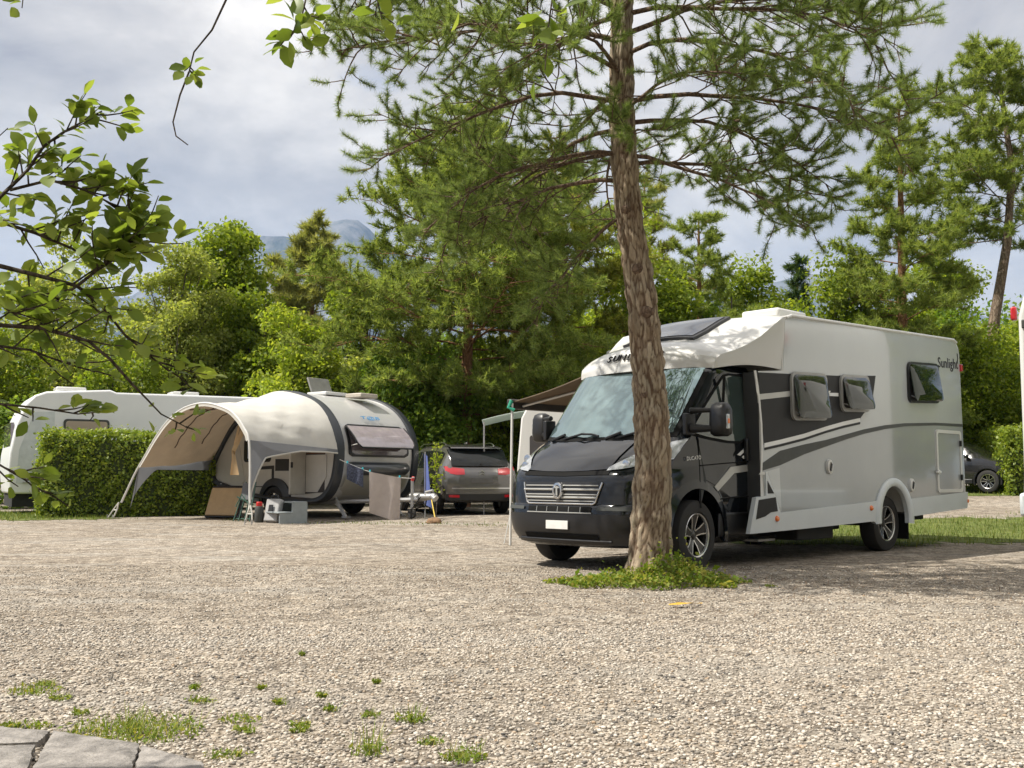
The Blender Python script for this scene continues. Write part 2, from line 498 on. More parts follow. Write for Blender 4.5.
def under_verge(x, y): return (abs(y - (21.2 - (x + 4) * .35) + edge_n(x, y) * .4) < .35)
gs = [(26000, right_verge, 2.5, 16, 14, 24, .03, .10, .006), (16000, far_verge, 6, 30, 26, 45, .06, .16, .012), (9000, left_verge, -17, -8, 21, 26, .03, .11, .008), (5000, under_verge, -6, 1, 18, 23.5, .02, .06, .007)]
Vs, Fs, k = [], [], 0
for n, fn, x0, x1, y0, y1, h0, h1, w in gs:
    X, Y = scatter_poly(n, fn, x0, x1, y0, y1)
    V, F = blades(np.stack([X, Y, gz(X, Y)], 1), h0, h1, w)
    Vs.append(V); Fs.append(F + k); k += len(V)
o = np_mesh('grass', np.concatenate(Vs), np.concatenate(Fs), M['grass'])
tag(o, 'short sunlit grass along the verges', kind='stuff')
# turf sheets under the blades, 4 mm above the gravel sheet
def turf(fn, x0, x1, y0, y1, st):
    vs, fs, ix = [], [], {}
    X = np.arange(x0, x1, st); Y = np.arange(y0, y1, st)
    def vid(i, j):
        if (i, j) not in ix:
            ix[(i, j)] = len(vs); vs.append((X[i], Y[j], float(gz(X[i], Y[j])) + .006))
        return ix[(i, j)]
    for i in range(len(X) - 1):
        for j in range(len(Y) - 1):
            if fn(np.array([X[i] + st / 2]), np.array([Y[j] + st / 2]))[0]:
                fs.append((vid(i, j), vid(i + 1, j), vid(i + 1, j + 1), vid(i, j + 1)))
    return vs, fs
mb = MB()
for fn, x0, x1, y0, y1 in ((right_verge, 2.5, 16, 14, 24), (far_verge, 6, 30, 26, 45), (left_verge, -17, -8, 21, 26)):
    mb.add(*turf(fn, x0, x1, y0, y1, .2))
o = mb.build('lawn', M['turf'], smooth=0, fix=False)
tag(o, 'patchy turf under the grass verges', kind='structure')
# ------------------------------------------------------------------ motorhome
# local frame: x from the front bumper to the rear, -y towards the near (driver's) side, z up
MH = thing('motorhome', 'white and silver motorhome with black cab parked behind the pine trunk', 'motorhome', (.4617, 10.567, 0), R(44.141))
def rk(x): return .032 * (x - .95)

ZL = [  # z, front x at the centre, half width, corner depth
    (.235, .13, .80, .34), (.27, .08, .88, .36), (.36, .02, .955, .40), (.47, .0, .985, .42), (.60, .0, 1.0, .42), (.64, .012, 1.005, .42),
    (.66, .03, 1.01, .42), (.80, .035, 1.012, .41), (.93, .06, 1.012, .40), (.985, .10, 1.01, .40), (1.05, .18, 1.008, .38), (1.12, .27, 1.005, .36), (1.20, .40, 1.0, .33),
    (1.27, .52, .995, .30), (1.31, .60, .99, .28), (1.36, .655, .99, .28), (1.5, .765, .985, .27), (1.7, .925, .972, .26), (1.9, 1.085, .957, .25), (2.06, 1.215, .94, .23), (2.12, 1.30, .90, .2)]
def cabp(z):
    xs = [p[0] for p in ZL]
    return tuple(float(np.interp(z, xs, [p[k] for p in ZL])) for k in (1, 2, 3))
def cab_x(y, z):
    xf, ys, D = cabp(z)
    s = min(1.0, abs(y) / ys)
    return xf + D * (.22 * s ** 2 + .78 * s ** 7)
XB = 2.06
def cab_hull():
    rows = []
    zs = sorted(set([p[0] for p in ZL] + [.42, .53, .73, .87, 1.6, 1.8, 2.0]))
    ss = [math.sin(t * math.pi / 2) for t in np.linspace(-1, 1, 33)]
    for z in zs:
        xf, ys, D = cabp(z)
        row = [Vector((x, ys, z)) for x in (XB, 1.75, 1.45, 1.15)] if xf + D < 1.1 else [Vector((XB - (XB - xf - D) * q, ys, z)) for q in (0, .25, .5, .75)]
        row += [Vector((xf + D * (.22 * s * s + .78 * abs(s) ** 7), s * -ys, z)) for s in ss]
        row += [Vector((p.x, -p.y, p.z)) for p in reversed(row[:4])]
        rows.append(row)
    mb = MB(); mb.grid(rows)
    n = len(rows[0])
    mb.f.append(list(range(n))); mb.m.append(0)
    mb.f.append([len(mb.v) - n + k for k in range(n)]); mb.m.append(0)
    for i in range(len(rows) - 1):
        mb.f.append([i * n, (i + 1) * n, (i + 1) * n + n - 1, i * n + n - 1]); mb.m.append(0)
    return mb
def boolean_cut(o, cutters):
    for c in cutters:
        md = o.modifiers.new('cut', 'BOOLEAN'); md.operation = 'DIFFERENCE'; md.object = c; md.solver = 'EXACT'
    bpy.context.view_layer.update()
    dg = bpy.context.evaluated_depsgraph_get()
    me = bpy.data.meshes.new_from_object(o.evaluated_get(dg))
    o.modifiers.clear(); old = o.data; o.data = me; bpy.data.meshes.remove(old)
    for c in cutters:
        d = c.data; bpy.data.objects.remove(c); bpy.data.meshes.remove(d)
    return o
def wheel_cutter(x, z, r, y0, y1):
    mb = MB(); mb.tube([(x, y0, z), (x, y1, z)], r, 40)
    return mb.build('cutter', M['underbody'], None, smooth=0)
WX1, WX2, WR = .97, 4.975, .352
cab = cab_hull().build('cab', M['paint_dark'], None, smooth=28)
boolean_cut(cab, [wheel_cutter(WX1, .37, .455, -1.3, -.62), wheel_cutter(WX1, .37, .455, .62, 1.3)])
cab.data.polygons.foreach_set('use_smooth', [True] * len(cab.data.polygons)); cab.data.set_sharp_from_angle(angle=R(28))
cab.parent = MH

def front_patch(name, lower, upper, off, mt, parent, ny=24, nz=6, t=.006):
    """Sheet following the cab front between two (y,z) curves."""
    y0, y1 = lower[0][0], lower[-1][0]
    rows, rows2 = [], []
    for j in range(nz + 1):
        r1 = []
        for i in range(ny + 1):
            y = y0 + (y1 - y0) * i / ny
            zl = poly_interp(lower, y)[0]; zu = poly_interp(upper, y)[0]
            z = zl + (zu - zl) * j / nz
            e = 1e-3
            n = Vector((-1, (cab_x(y + e, z) - cab_x(y - e, z)) / (2 * e), (cab_x(y, z + e) - cab_x(y, z - e)) / (2 * e))).normalized()
            p = Vector((cab_x(y, z), y, z)) + n * off
            r1.append(p)
        rows.append(r1)
    mb = MB(); mb.grid(rows)
    return mb.build(name, mt, parent, smooth=40)
def cab_side(name, poly, off, mt, parent, d=.01):
    """Flat shape (x,z) laid on the near side of the cab."""
    f = [Vector((x, -(cabp(z)[1] + off), z)) for x, z in poly]
    b = [p + Vector((0, d, 0)) for p in f]
    mb = MB(); mb.prism(f, b); return mb.build(name, mt, parent, smooth=0)

# glass and trim of the cab front
front_patch('windscreen_seal', [(-.90, 1.335), (-.5, 1.315), (0, 1.305), (.5, 1.315), (.90, 1.335)], [(-.90, 2.09), (.90, 2.09)], .004, M['rubber'], MH, 40, 10)
ws = front_patch('windscreen', [(-.855, 1.375), (-.5, 1.35), (0, 1.34), (.5, 1.35), (.855, 1.375)], [(-.83, 2.07), (.83, 2.07)], .011, M['screen'], MH, 40, 10)
ins = .03
front_patch('bonnet', [(-.56, 1.0), (-.3, .985), (0, .98), (.3, .985), (.56, 1.0)], [(-.56, 1.30), (0, 1.30), (.56, 1.30)], .012, M['paint_dark'], MH, 30, 10)
front_patch('bonnet_gap', [(-.58, .95), (0, .935), (.58, .95)], [(-.58, .992), (0, .978), (.58, .992)], .006, M['rubber'], MH, 24, 2)
gr = front_patch('grille', [(-.535, .84), (-.46, .665), (.46, .665), (.535, .84)], [(-.535, .882), (.535, .882)], .008, M['plastic_black'], MH, 40, 5)
mb = MB()
for z, r, h in ((.845, .007, .50), (.805, .012, .52), (.755, .007, .49), (.725, .013, .485), (.69, .006, .46)):
    mb.tube([(cab_x(y, z) - .014, y, z) for y in np.linspace(-h, h, 17)], r, 8, M['decal_silver'])
mb.build('grille_slats', None, gr)
mb = MB()
ol = [(-.54, .875), (-.50, .76), (-.47, .68), (-.44, .662), (.44, .662), (.47, .68), (.50, .76), (.54, .875)]
pts = []
for (ya, za), (yb, zb) in zip(ol[:-1], ol[1:]):
    for q in np.linspace(0, 1, 8)[:-1]: pts.append((ya + (yb - ya) * q, za + (zb - za) * q))
pts.append(ol[-1])
mb.tube([(cab_x(y, z) - .012, y, z) for y, z in pts], .011, 8)
mb.build('grille_surround', M['chrome'], gr)
# emblem: ring, dark field, T-shaped figure
em_c = Vector((cab_x(0, .785) - .03, 0, .79))
Mx = Matrix.Translation(em_c) @ Matrix.Rotation(R(-90), 4, 'Y') @ Matrix.Diagonal((1.25, .95, 1, 1))
mb = MB(); mb.lathe([(0.0, .012), (.045, .012), (.05, .02), (.066, .018), (.07, .004), (.07, -.03)], Mx, 32)
emb = mb.build('emblem', M['chrome'], gr)
mb = MB(); mb.prism([em_c + Vector((-.024, y, z)) for y, z in ((-.03, .04), (-.036, .03), (-.01, .028), (-.012, -.045), (.012, -.045), (.01, .028), (.036, .03), (.03, .04), (0, .05))],
                    [em_c + Vector((-.008, y, z)) for y, z in ((-.03, .04), (-.036, .03), (-.01, .028), (-.012, -.045), (.012, -.045), (.01, .028), (.036, .03), (.03, .04), (0, .05))])
mb.build('emblem_figure', M['decal_silver'], gr)
mb = MB(); mb.lathe([(0, .0135), (.044, .0135)], Mx, 32); mb.build('emblem_field', M['plastic_black'], gr)

bmp = front_patch('bumper', [(-.95, .30), (-.8, .27), (0, .265), (.8, .27), (.95, .30)], [(-.95, .555), (-.55, .565), (.55, .565), (.95, .555)], .008, M['plastic_black'], MH, 60, 5)
front_patch('bumper_intake', [(-.5, .315), (.5, .315)], [(-.52, .365), (.52, .365)], .013, M['rubber'], bmp, 30, 2)
front_patch('air_slot', [(-.43, .585), (.43, .585)], [(-.45, .635), (.45, .635)], .008, M['rubber'], bmp, 30, 2)
mb = MB()
mb.tube([(cab_x(y, .575) - .012, y, .575) for y in np.linspace(-.44, .44, 17)], .006, 6)
for yy in np.linspace(-.3, .3, 5): mb.tube([(cab_x(yy, .59) - .009, yy, .585), (cab_x(yy, .63) - .009, yy, .635)], .004, 5)
mb.build('air_slot_trim', M['decal_silver'], bmp)
mb = MB(); mb.tube([(cab_x(y, .30) - .012, y, .30) for y in np.linspace(-.62, .62, 17)], .016, 8); mb.build('skid_lip', M['plastic_black'], bmp)
for sgn in (-1, 1):
    a = [(.50, .60), (.70, .60), (.93, .60)]; b_ = [(.50, .632), (.70, .635), (.93, .645)]
    if sgn < 0: a = [(-y, z) for y, z in reversed(a)]; b_ = [(-y, z) for y, z in reversed(b_)]
    front_patch('bumper_shelf', a, b_, .012, M['decal_dark'], bmp, 14, 2)
mb = MB(); x0 = cab_x(0, .45)
mb.box((x0 - .018, -.0, .452), (.012, .30, .085)); pl = mb.build('licence_plate', mat('pale_plate', (.66, .66, .64), .5), MH, bevel=.002)
tag(pl, 'blank pale licence plate')
for sgn in (-1, 1):
    lo = [(.545, .985), (.7, 1.0), (.85, 1.035), (1.0, 1.10)]; up = [(.545, 1.02), (.68, 1.12), (.82, 1.23), (1.0, 1.32)]
    if sgn < 0: lo = [(-y, z) for y, z in reversed(lo)]; up = [(-y, z) for y, z in reversed(up)]
    h = front_patch('headlight', lo, up, .012, M['clear_lamp'], MH, 20, 8)
    for yy, zz, rr in ((.70, 1.055, .042), (.83, 1.13, .045)):
        Mh = Matrix.Translation((cab_x(yy, zz) - .02, sgn * yy, zz)) @ Matrix.Rotation(R(-90), 4, 'Y')
        mb = MB(); mb.lathe([(0, .004), (rr * .5, .006), (rr, .002), (rr * 1.05, -.02)], Mh, 20)
        mb.build('lamp_reflector', M['chrome'], h)
# wipers, cowl
mb = MB()
for ya, yb in ((-.75, -.12), (-.02, .70)):
    mb.tube([(cab_x(y, 1.345 + .025 * (k % 2)) - .03, y, 1.36 + .03 * math.sin(k * .9)) for k, y in enumerate(np.linspace(ya, yb, 7))], .012, 6)
mb.tube([(cab_x(-.12, 1.33) - .02, -.12, 1.33), (cab_x(-.30, 1.38) - .035, -.30, 1.39)], .016, 6)
mb.tube([(cab_x(.70, 1.33) - .02, .70, 1.33), (cab_x(.50, 1.38) - .035, .50, 1.39)], .016, 6)
mb.build('wipers', M['plastic_black'], MH)

# near side of the cab
wpoly = [(.90, 1.385), (1.18, 1.665), (1.44, 1.93), (1.50, 1.985), (1.58, 2.005), (1.83, 2.005), (1.885, 1.985), (1.90, 1.93), (1.895, 1.55), (1.87, 1.42), (1.80, 1.345), (1.70, 1.31), (1.50, 1.31), (1.15, 1.345)]
wpoly = [(x + .06 * min(1, max(0, (x - 1.2) / .4)), z) for x, z in wpoly]
cx0 = sum(p[0] for p in wpoly) / len(wpoly); cz0 = sum(p[1] for p in wpoly) / len(wpoly)
seal = [(cx0 + (x - cx0) * 1.09, cz0 + (z - cz0) * 1.075) for x, z in wpoly]
dpoly = [(1.02, .60), (1.02, 1.30), (.98, 1.42), (1.42, 1.98), (1.56, 2.045), (1.94, 2.045), (2.03, 1.98), (2.05, 1.6), (2.045, .62), (1.9, .56), (1.55, .56), (1.44, .62), (1.30, .84), (1.12, .90)]
door = cab_side('cab_door', dpoly, .006, M['paint_dark'], MH)
cab_side('window_seal', seal, .010, M['rubber'], door)
wn = cab_side('cab_window', wpoly, .014, M['cab_glass'], door)
mb = MB(); mb.box((1.47, -(cabp(1.65)[1] + .018), 1.65), (.035, .012, .66), None, Matrix.Rotation(R(4.3), 3, 'X')); mb.build('window_divider', M['rubber'], door)
mb = MB()
mb.tube([(1.02, -(1.012 + .007), .62), (1.02, -(cabp(1.3)[1] + .008), 1.30), (.985, -(cabp(1.42)[1] + .008), 1.42)], .006, 6)
mb.tube([(2.05, -1.02, .62), (2.052, -(cabp(1.3)[1] + .008), 1.30), (2.055, -(cabp(1.9)[1] + .008), 1.9)], .008, 6)
mb.tube([(1.03, -1.02, 1.045), (1.5, -1.022, 1.075), (2.04, -1.022, 1.10)], .006, 6)
mb.tube([(1.38, -1.02, .705), (2.04, -1.02, .735)], .006, 6)
mb.build('door_seams', M['rubber'], door)
mb = MB(); mb.box((1.845, -1.03, 1.22), (.055, .05, .24)); mb.build('door_handle', M['plastic_black'], door, bevel=.012)
for poly, mt_ in (([(1.70, 1.165), (1.93, 1.285), (1.95, 1.26), (1.75, 1.155)], 'decal_white'), ([(1.78, 1.14), (1.94, 1.22), (1.93, 1.07)], 'decal_white'),
                  ([(1.26, .83), (1.56, 1.035), (2.03, 1.075), (2.03, 1.005), (1.62, .97), (1.32, .785)], 'decal_silver'), ([(2.02, 1.29), (2.05, 1.30), (2.05, 1.12), (2.02, 1.13)], 'decal_white'),
                  ([(1.95, 1.79), (2.06, 1.80), (2.06, 1.73), (1.95, 1.72)], 'decal_white')):
    cab_side('door_stripe', poly, .0085, M[mt_], door, d=.006)
def arc_ring(cx, cz, r0, r1, a0, a1, n=28, zs=1.0):
    out = [(cx + r1 * math.cos(R(a0 + (a1 - a0) * k / n)), cz + zs * r1 * math.sin(R(a0 + (a1 - a0) * k / n))) for k in range(n + 1)]
    inn = [(cx + r0 * math.cos(R(a0 + (a1 - a0) * k / n)), cz + zs * r0 * math.sin(R(a0 + (a1 - a0) * k / n))) for k in range(n + 1)]
    return inn, out
inn, out = arc_ring(WX1, .37, .445, .535, -12, 192)
for sgn in (-1, 1):
    mb = MB()
    rows = []
    for p, y in ((inn, .98), (inn, 1.03), (out, 1.012), (out, .99)):
        rows.append([Vector((x, sgn * y, z)) for x, z in p])
    mb.grid(rows); mb.build('wheel_arch', M['paint_dark'], MH, smooth=50)
mb = MB(); mb.box((1.72, -.985, .44), (.72, .06, .26)); mb.build('sill', M['plastic_black'], MH, bevel=.03)
# mirrors
for sgn in (-1, 1):
    mb = MB()
    mb.tube([(.90, sgn * .98, 1.42), (.97, sgn * 1.10, 1.415), (1.04, sgn * 1.22, 1.42)], [.05, .038, .03], 10)
    mb.tube([(.92, sgn * .97, 1.60), (.98, sgn * 1.10, 1.60), (1.04, sgn * 1.20, 1.60)], [.03, .025, .022], 10)
    mb.box((.90, sgn * .975, 1.46), (.16, .05, .22))
    mir = mb.build('mirror', M['plastic_black'], MH, bevel=.01)
    mb = MB()
    ring = []
    for z, wx, wy in ((1.335, .05, .065), (1.36, .08, .10), (1.45, .09, .11), (1.60, .085, .105), (1.655, .065, .085), (1.675, .03, .045)):
        ring.append([Vector((1.06 + wx * math.copysign(abs(math.cos(a)) ** .6, math.cos(a)), sgn * 1.25 + wy * math.copysign(abs(math.sin(a)) ** .6, math.sin(a)), z)) for a in np.linspace(0, 2 * math.pi, 20, endpoint=False)])
    mb.grid(ring, close=True); mb.f.append(list(range(20))); mb.m.append(0); mb.f.append([5 * 20 + k for k in range(20)]); mb.m.append(0)
    mb.build('mirror_housing', M['plastic_black'], mir, smooth=50)
    mb = MB(); mb.box((1.03, sgn * 1.352, 1.48), (.05, .022, .15)); mb.build('indicator', M['clear_lamp'], mir, bevel=.008)
    mb = MB(); mb.box((1.03, sgn * 1.358, 1.485), (.035, .02, .05)); mb.build('indicator_bulb', M['orange'], mir, bevel=.006)

# living body
prof = [(1.90, .40), (1.90, 2.05), (2.38, 2.10), (2.46, 2.70), (2.56, 2.735), (6.90, 2.86), (6.99, 2.83), (7.06, 2.76), (7.09, 2.66), (7.13, .56), (6.9, .52)]
mb = MB(); mb.prism([Vector((x, -1.15, z)) for x, z in prof], [Vector((x, 1.15, z)) for x, z in prof])
body = mb.build('body', M['white_shell'], None, smooth=30)
boolean_cut(body, [wheel_cutter(4.93, .43, .43, -1.4, -.6), wheel_cutter(4.93, .43, .43, .6, 1.4)])
body.parent = MH
def side_shape(name, poly, off, mt, parent, d=.008, both=False):
    for sgn in ((-1, 1) if both else (-1,)):
        f = [Vector((x, sgn * (1.15 + off), z)) for x, z in poly]; b_ = [Vector((x, sgn * (1.15 + off - d), z)) for x, z in poly]
        mb = MB(); mb.prism(f, b_); o = mb.build(name, mt, parent, smooth=0)
    return o
swoosh_t = [(1.95, 1.08), (2.3, 1.215), (2.8, 1.295), (3.3, 1.36), (3.75, 1.435), (4.2, 1.51), (4.75, 1.58), (5.3, 1.625), (6.2, 1.665), (7.10, 1.68)]
swoosh_b = [(7.10, 1.64), (6.2, 1.63), (5.3, 1.585), (4.75, 1.53), (4.2, 1.455), (3.75, 1.375), (3.3, 1.285), (2.8, 1.185), (2.3, 1.06), (1.95, 1.0)]
upper = [(1.915, 1.0)] + [(1.915, 2.06), (2.40, 2.10), (2.47, 2.68), (2.55, 2.705), (6.90, 2.835), (6.98, 2.80), (7.04, 2.74), (7.07, 2.65), (7.10, 1.66)] + [(x, z) for x, z in swoosh_b[1:]]
side_shape('upper_side_panel', upper, .004, M['silver_panel'], MH, both=True)
archpts = [(4.93 + .47 * math.cos(R(a)), .43 + .47 * math.sin(R(a))) for a in range(175, 4, -10)]
lower = [(x, z) for x, z in reversed(swoosh_b)] + [(7.12, .60)] + [(5.41, .60)] + list(reversed(archpts)) + [(4.45, .55), (2.03, .50)]
side_shape('lower_side_panel', lower, .004, M['grey_panel'], MH, both=True)
side_shape('corner_panel', [(1.95, .98), (2.28, 1.03), (2.30, .56), (2.0, .55)], .006, M['silver_panel'], MH, d=.004)
side_shape('dark_stripe', swoosh_t + swoosh_b, .0075, M['decal_dark'], MH, d=.005)
side_shape('black_band', [(1.90, 2.045), (2.3, 2.062), (2.8, 2.085), (3.6, 2.125), (4.55, 2.19), (4.44, 1.86), (4.12, 1.64), (3.7, 1.575), (3.3, 1.505), (2.8, 1.405), (2.3, 1.325), (1.98, 1.275)], .0075, M['decal_black'], MH, d=.005)
wl = [(1.985, 1.29), (2.3, 1.335), (2.8, 1.415), (3.3, 1.515), (3.7, 1.585), (4.11, 1.645)]
side_shape('white_line', wl + [(x, z - .045) for x, z in reversed(wl)], .0105, M['decal_white'], MH, d=.003)
side_shape('black_line', [(x, z - .05) for x, z in wl] + [(x, z - .075) for x, z in reversed(wl)], .0105, M['decal_black'], MH, d=.003)
side_shape('silver_line', [(1.90, 1.81), (2.52, 1.88), (2.52, 1.82), (1.90, 1.75)], .0105, M['decal_silver'], MH, d=.003)
side_shape('silver_line', [(3.29, 1.93), (3.42, 1.935), (3.40, 1.91), (3.60, 1.92), (3.60, 1.88), (3.29, 1.87)], .0105, M['decal_white'], MH, d=.003)
trim = [(1.835, 2.06), (1.87, 1.9), (1.90, 1.75), (1.93, 1.5), (1.935, 1.3), (1.925, 1.12), (1.91, .985)]
side_shape('white_trim', [(x + .02, z) for x, z in trim] + [(2.03, .985), (2.03, .955), (1.88, .955)] + [(x - .012, z) for x, z in reversed(trim)], .012, M['white_shell'], MH, d=.012)
for sgn in (-1, 1):
    mb = MB(); ft = [(1.87, sgn * .985), (1.893, sgn * 1.158), (2.2, sgn * 1.0), (2.0, sgn * .8)]
    mb.prism([Vector((x, y, 2.05)) for x, y in ft], [Vector((x, y, .50)) for x, y in ft]); mb.build('corner_fairing', mat('satin_dark_fairing', (.035, .036, .038), .4), MH, smooth=0)

# white skirts with the rear wheel arch
so_, si_ = .515, .375
def arch_o(a0, a1, r, zs=1.0): return [(4.92 + r * math.cos(R(a)), .405 + zs * r * math.sin(R(a))) for a in np.linspace(a0, a1, 22)]
skirt = [(1.656, .342), (2.66, .358), (4.36, .395), (4.43, .365)] + arch_o(185, -8, si_, 1.10) + [(5.34, .425), (7.11, .50), (7.13, .52), (7.155, .725)] + [(5.41, .655)] + arch_o(27, 153, so_) + [(4.40, .635), (2.26, .548), (2.16, .72), (2.02, .965), (1.985, .985), (1.985, .735), (1.79, .715)]
side_shape('skirt', skirt, .02, M['skirt'], MH, d=.05, both=True)
mb = MB(); rows = [[Vector((x, -y, z)) for x, z in arch_o(185, -8, r, zz)] for y, r, zz in ((1.172, si_, 1.10), (1.19, si_ + .02, 1.09), (1.19, so_ - .02, 1.0), (1.17, so_, 1.0))]
mb.grid(rows); mb.build('wheel_arch', M['skirt'], MH, smooth=50)
side_shape('skirt_insert', [(1.835, .69), (2.165, .715), (2.20, .565), (2.06, .555), (1.95, .515), (1.775, .487)], .0235, M['decal_black'], MH, d=.003)
side_shape('skirt_insert', [(2.012, .755), (2.012, .89), (2.135, .755)], .0235, M['decal_black'], MH, d=.003)
for x, z in ((2.18, .485), (4.30, .557)):
    Mo = Matrix.Translation((x, -1.172, z)) @ Matrix.Rotation(R(90), 4, 'X')
    mb = MB(); mb.lathe([(0, .022), (.025, .018), (.033, .004), (.034, -.006)], Mo, 20); mb.build('side_marker_light', M['orange'], MH)
mb = MB(); mb.box((7.15, -1.165, .60), (.04, .03, .05)); mb.build('rear_marker_light', M['orange'], MH, bevel=.008)
mb = MB(); mb.box((7.10, -1.16, 2.475), (.05, .05, .10)); mb.build('rear_marker_light', M['red'], MH, bevel=.01)

# tilting windows
def tilt_window(x0, z0, x1, z1, sh, ang, fr, gl, dark):
    root = MB()
    o_ = rrect(x0, z0, x1, z1, .09); i_ = rrect(x0 + .045, z0 + .045, x1 - .045, z1 - .045, .06)
    P = lambda pts, y: [Vector((x, -y, z + sh * (x - x0))) for x, z in pts]
    root.grid([P(i_, 1.158), P(i_, 1.185), P(o_, 1.185), P(o_, 1.152)], close=True)
    w = root.build('window', fr, MH, smooth=30)
    mb = MB(); mb.prism(P(i_, 1.166), P(i_, 1.160)); mb.build('window_opening', dark, w, smooth=0)
    # pane hinged along its top edge
    hz_ = z1 - .05; n = 4
    pts = rrect(x0 + .03, z0 + .02, x1 - .03, z1 - .03, .07)
    ca, sa = math.cos(R(ang)), math.sin(R(ang))
    def rot(x, z, y):
        dz = z - hz_; bulge = .018
        return Vector((x, -1.19 + dz * sa * 1.0 - y * ca, hz_ + dz * ca + sh * (x - x0) + y * sa))
    inner = rrect(x0 + .09, z0 + .08, x1 - .09, z1 - .09, .06)
    mb = MB(); mb.grid([[rot(x, z, -.012) for x, z in pts], [rot(x, z, .0) for x, z in pts], [rot(x, z, .02) for x, z in inner]], close=True)
    k = len(pts); mb.f.append([2 * k + q for q in range(k)]); mb.m.append(0); mb.f.append(list(reversed(range(k)))); mb.m.append(0)
    mb.build('pane', gl, w, smooth=40)
    for xx in (x0 + .05, x1 - .05):
        mb = MB(); mb.tube([Vector((xx, -1.175, z0 + .1)), rot(xx, z0 + .07, -.015)], .007, 6)
        mb.build('stay', M['metal_grey'], w)
    return w
M['grey_frame'] = mat('grey_window_frame', (.33, .33, .32), .4)
tilt_window(2.53, 1.555, 3.31, 2.10, .035, 8, M['grey_frame'], M['acrylic'], M['blind'])
tilt_window(3.63, 1.70, 4.34, 2.145, .035, 13, M['grey_frame'], M['acrylic'], M['dark_inside'])
tilt_window(5.41, 1.895, 6.33, 2.435, .04, 8, M['plastic_black'], M['acrylic_dark'], M['dark_inside'])

# garage hatch
ho, hi = rrect(6.20, .725, 7.0, 1.575, .05), rrect(6.245, .77, 6.955, 1.53, .035)
mb = MB(); P = lambda pts, y: [Vector((x, -y, z)) for x, z in pts]
mb.grid([P(hi, 1.157), P(hi, 1.172), P(ho, 1.172), P(ho, 1.152)], close=True)
hat = mb.build('garage_hatch', M['white_shell'], MH, smooth=30)
mb = MB(); mb.prism(P(hi, 1.163), P(hi, 1.156)); mb.build('hatch_panel', M['grey_panel'], hat, smooth=0)
mb = MB(); mb.box((6.20, -1.185, 1.0), (.13, .03, .03)); mb.box((6.22, -1.18, 1.0), (.05, .02, .06)); mb.build('hatch_latch', M['white_shell'], hat, bevel=.005)
for zz in (.93, 1.40):
    mb = MB(); mb.box((6.955, -1.18, zz), (.03, .025, .08)); mb.build('hinge', M['plastic_black'], hat, bevel=.004)
# round fittings
for x, z, r, nm in ((3.335, 1.05, .075, 'water_filler'), (5.43, .83, .075, 'flue_cap')):
    Mo = Matrix.Translation((x, -1.155, z)) @ Matrix.Rotation(R(90), 4, 'X') @ Matrix.Diagonal((.8, 1.1, 1, 1))
    mb = MB(); mb.lathe([(0, .02), (r * .6, .02), (r * .7, .03), (r, .024), (r * 1.05, 0)], Mo, 24); f_ = mb.build(nm, M['white_shell'], MH, smooth=40)
    mb = MB(); mb.box((x + .01, -1.183, z - .005), (.03, .012, .09), None, Matrix.Rotation(R(20), 3, 'Y')); mb.build('slot', M['plastic_black'], f_, bevel=.004)

# lettering
def text(s, size, mtx, mt, parent, name='lettering', shear=0., ext=.002, sx=1.0):
    cu = bpy.data.curves.new(name, 'FONT'); cu.body = s; cu.size = size; cu.extrude = ext; cu.shear = shear
    cu.align_x = 'CENTER'; cu.align_y = 'CENTER'; cu.offset = size * .003; cu.space_character = 1.08
    tmp = bpy.data.objects.new('tmp', cu); COL.objects.link(tmp)
    bpy.context.view_layer.update()
    me = bpy.data.meshes.new_from_object(tmp.evaluated_get(bpy.context.evaluated_depsgraph_get()))
    bpy.data.objects.remove(tmp); bpy.data.curves.remove(cu)
    me.transform(mtx @ Matrix.Diagonal((sx, 1, 1, 1))); me.materials.clear(); me.materials.append(mt)
    me.name = name
    o = bpy.data.objects.new(name, me); return link(o, parent)
SIDE = Matrix.Rotation(R(90), 4, 'X')
text('Sunlight', .20, Matrix.Translation((6.69, -1.1575, 2.505)) @ Matrix.Rotation(R(-2), 4, 'Y') @ SIDE, M['decal_black'], MH, 'lettering', 0, .002, .95)
side_shape('lettering_swash', [(6.98, 2.53), (7.01, 2.60), (7.0, 2.68), (7.03, 2.67), (7.035, 2.6), (7.01, 2.54)], .0065, M['decal_black'], MH, d=.003)
text('DUCATO', .055, Matrix.Translation((.905, -(1.012 + .012), 1.118)) @ Matrix.Rotation(R(-4), 4, 'Y') @ SIDE, M['chrome'], MH, 'badge_lettering', 0, .002, 1.0)

# luton cap over the cab
CU = [  # centre x,z ; edge x,z,half width
    (1.19, 2.09, 1.40, 2.075, .915), (1.195, 2.18, 1.405, 2.13, .935), (1.225, 2.27, 1.44, 2.185, .955), (1.30, 2.345, 1.50, 2.225, .97), (1.45, 2.405, 1.58, 2.25, .985),
    (1.69, 2.47, 1.70, 2.285, 1.005), (1.95, 2.575, 1.87, 2.35, 1.04), (2.2, 2.69, 2.08, 2.46, 1.085), (2.4, 2.765, 2.28, 2.60, 1.125), (2.56, 2.785, 2.44, 2.70, 1.152), (2.75, 2.775, 2.62, 2.735, 1.152)]
vv = [math.copysign(abs(t) ** .8, t) for t in np.linspace(-1, 1, 41)]
def cap_pt(c, v):
    g = abs(v) ** 2.6
    return Vector((c[0] + (c[2] - c[0]) * abs(v) ** 2.4, v * c[4], c[1] + (c[3] - c[1]) * g))
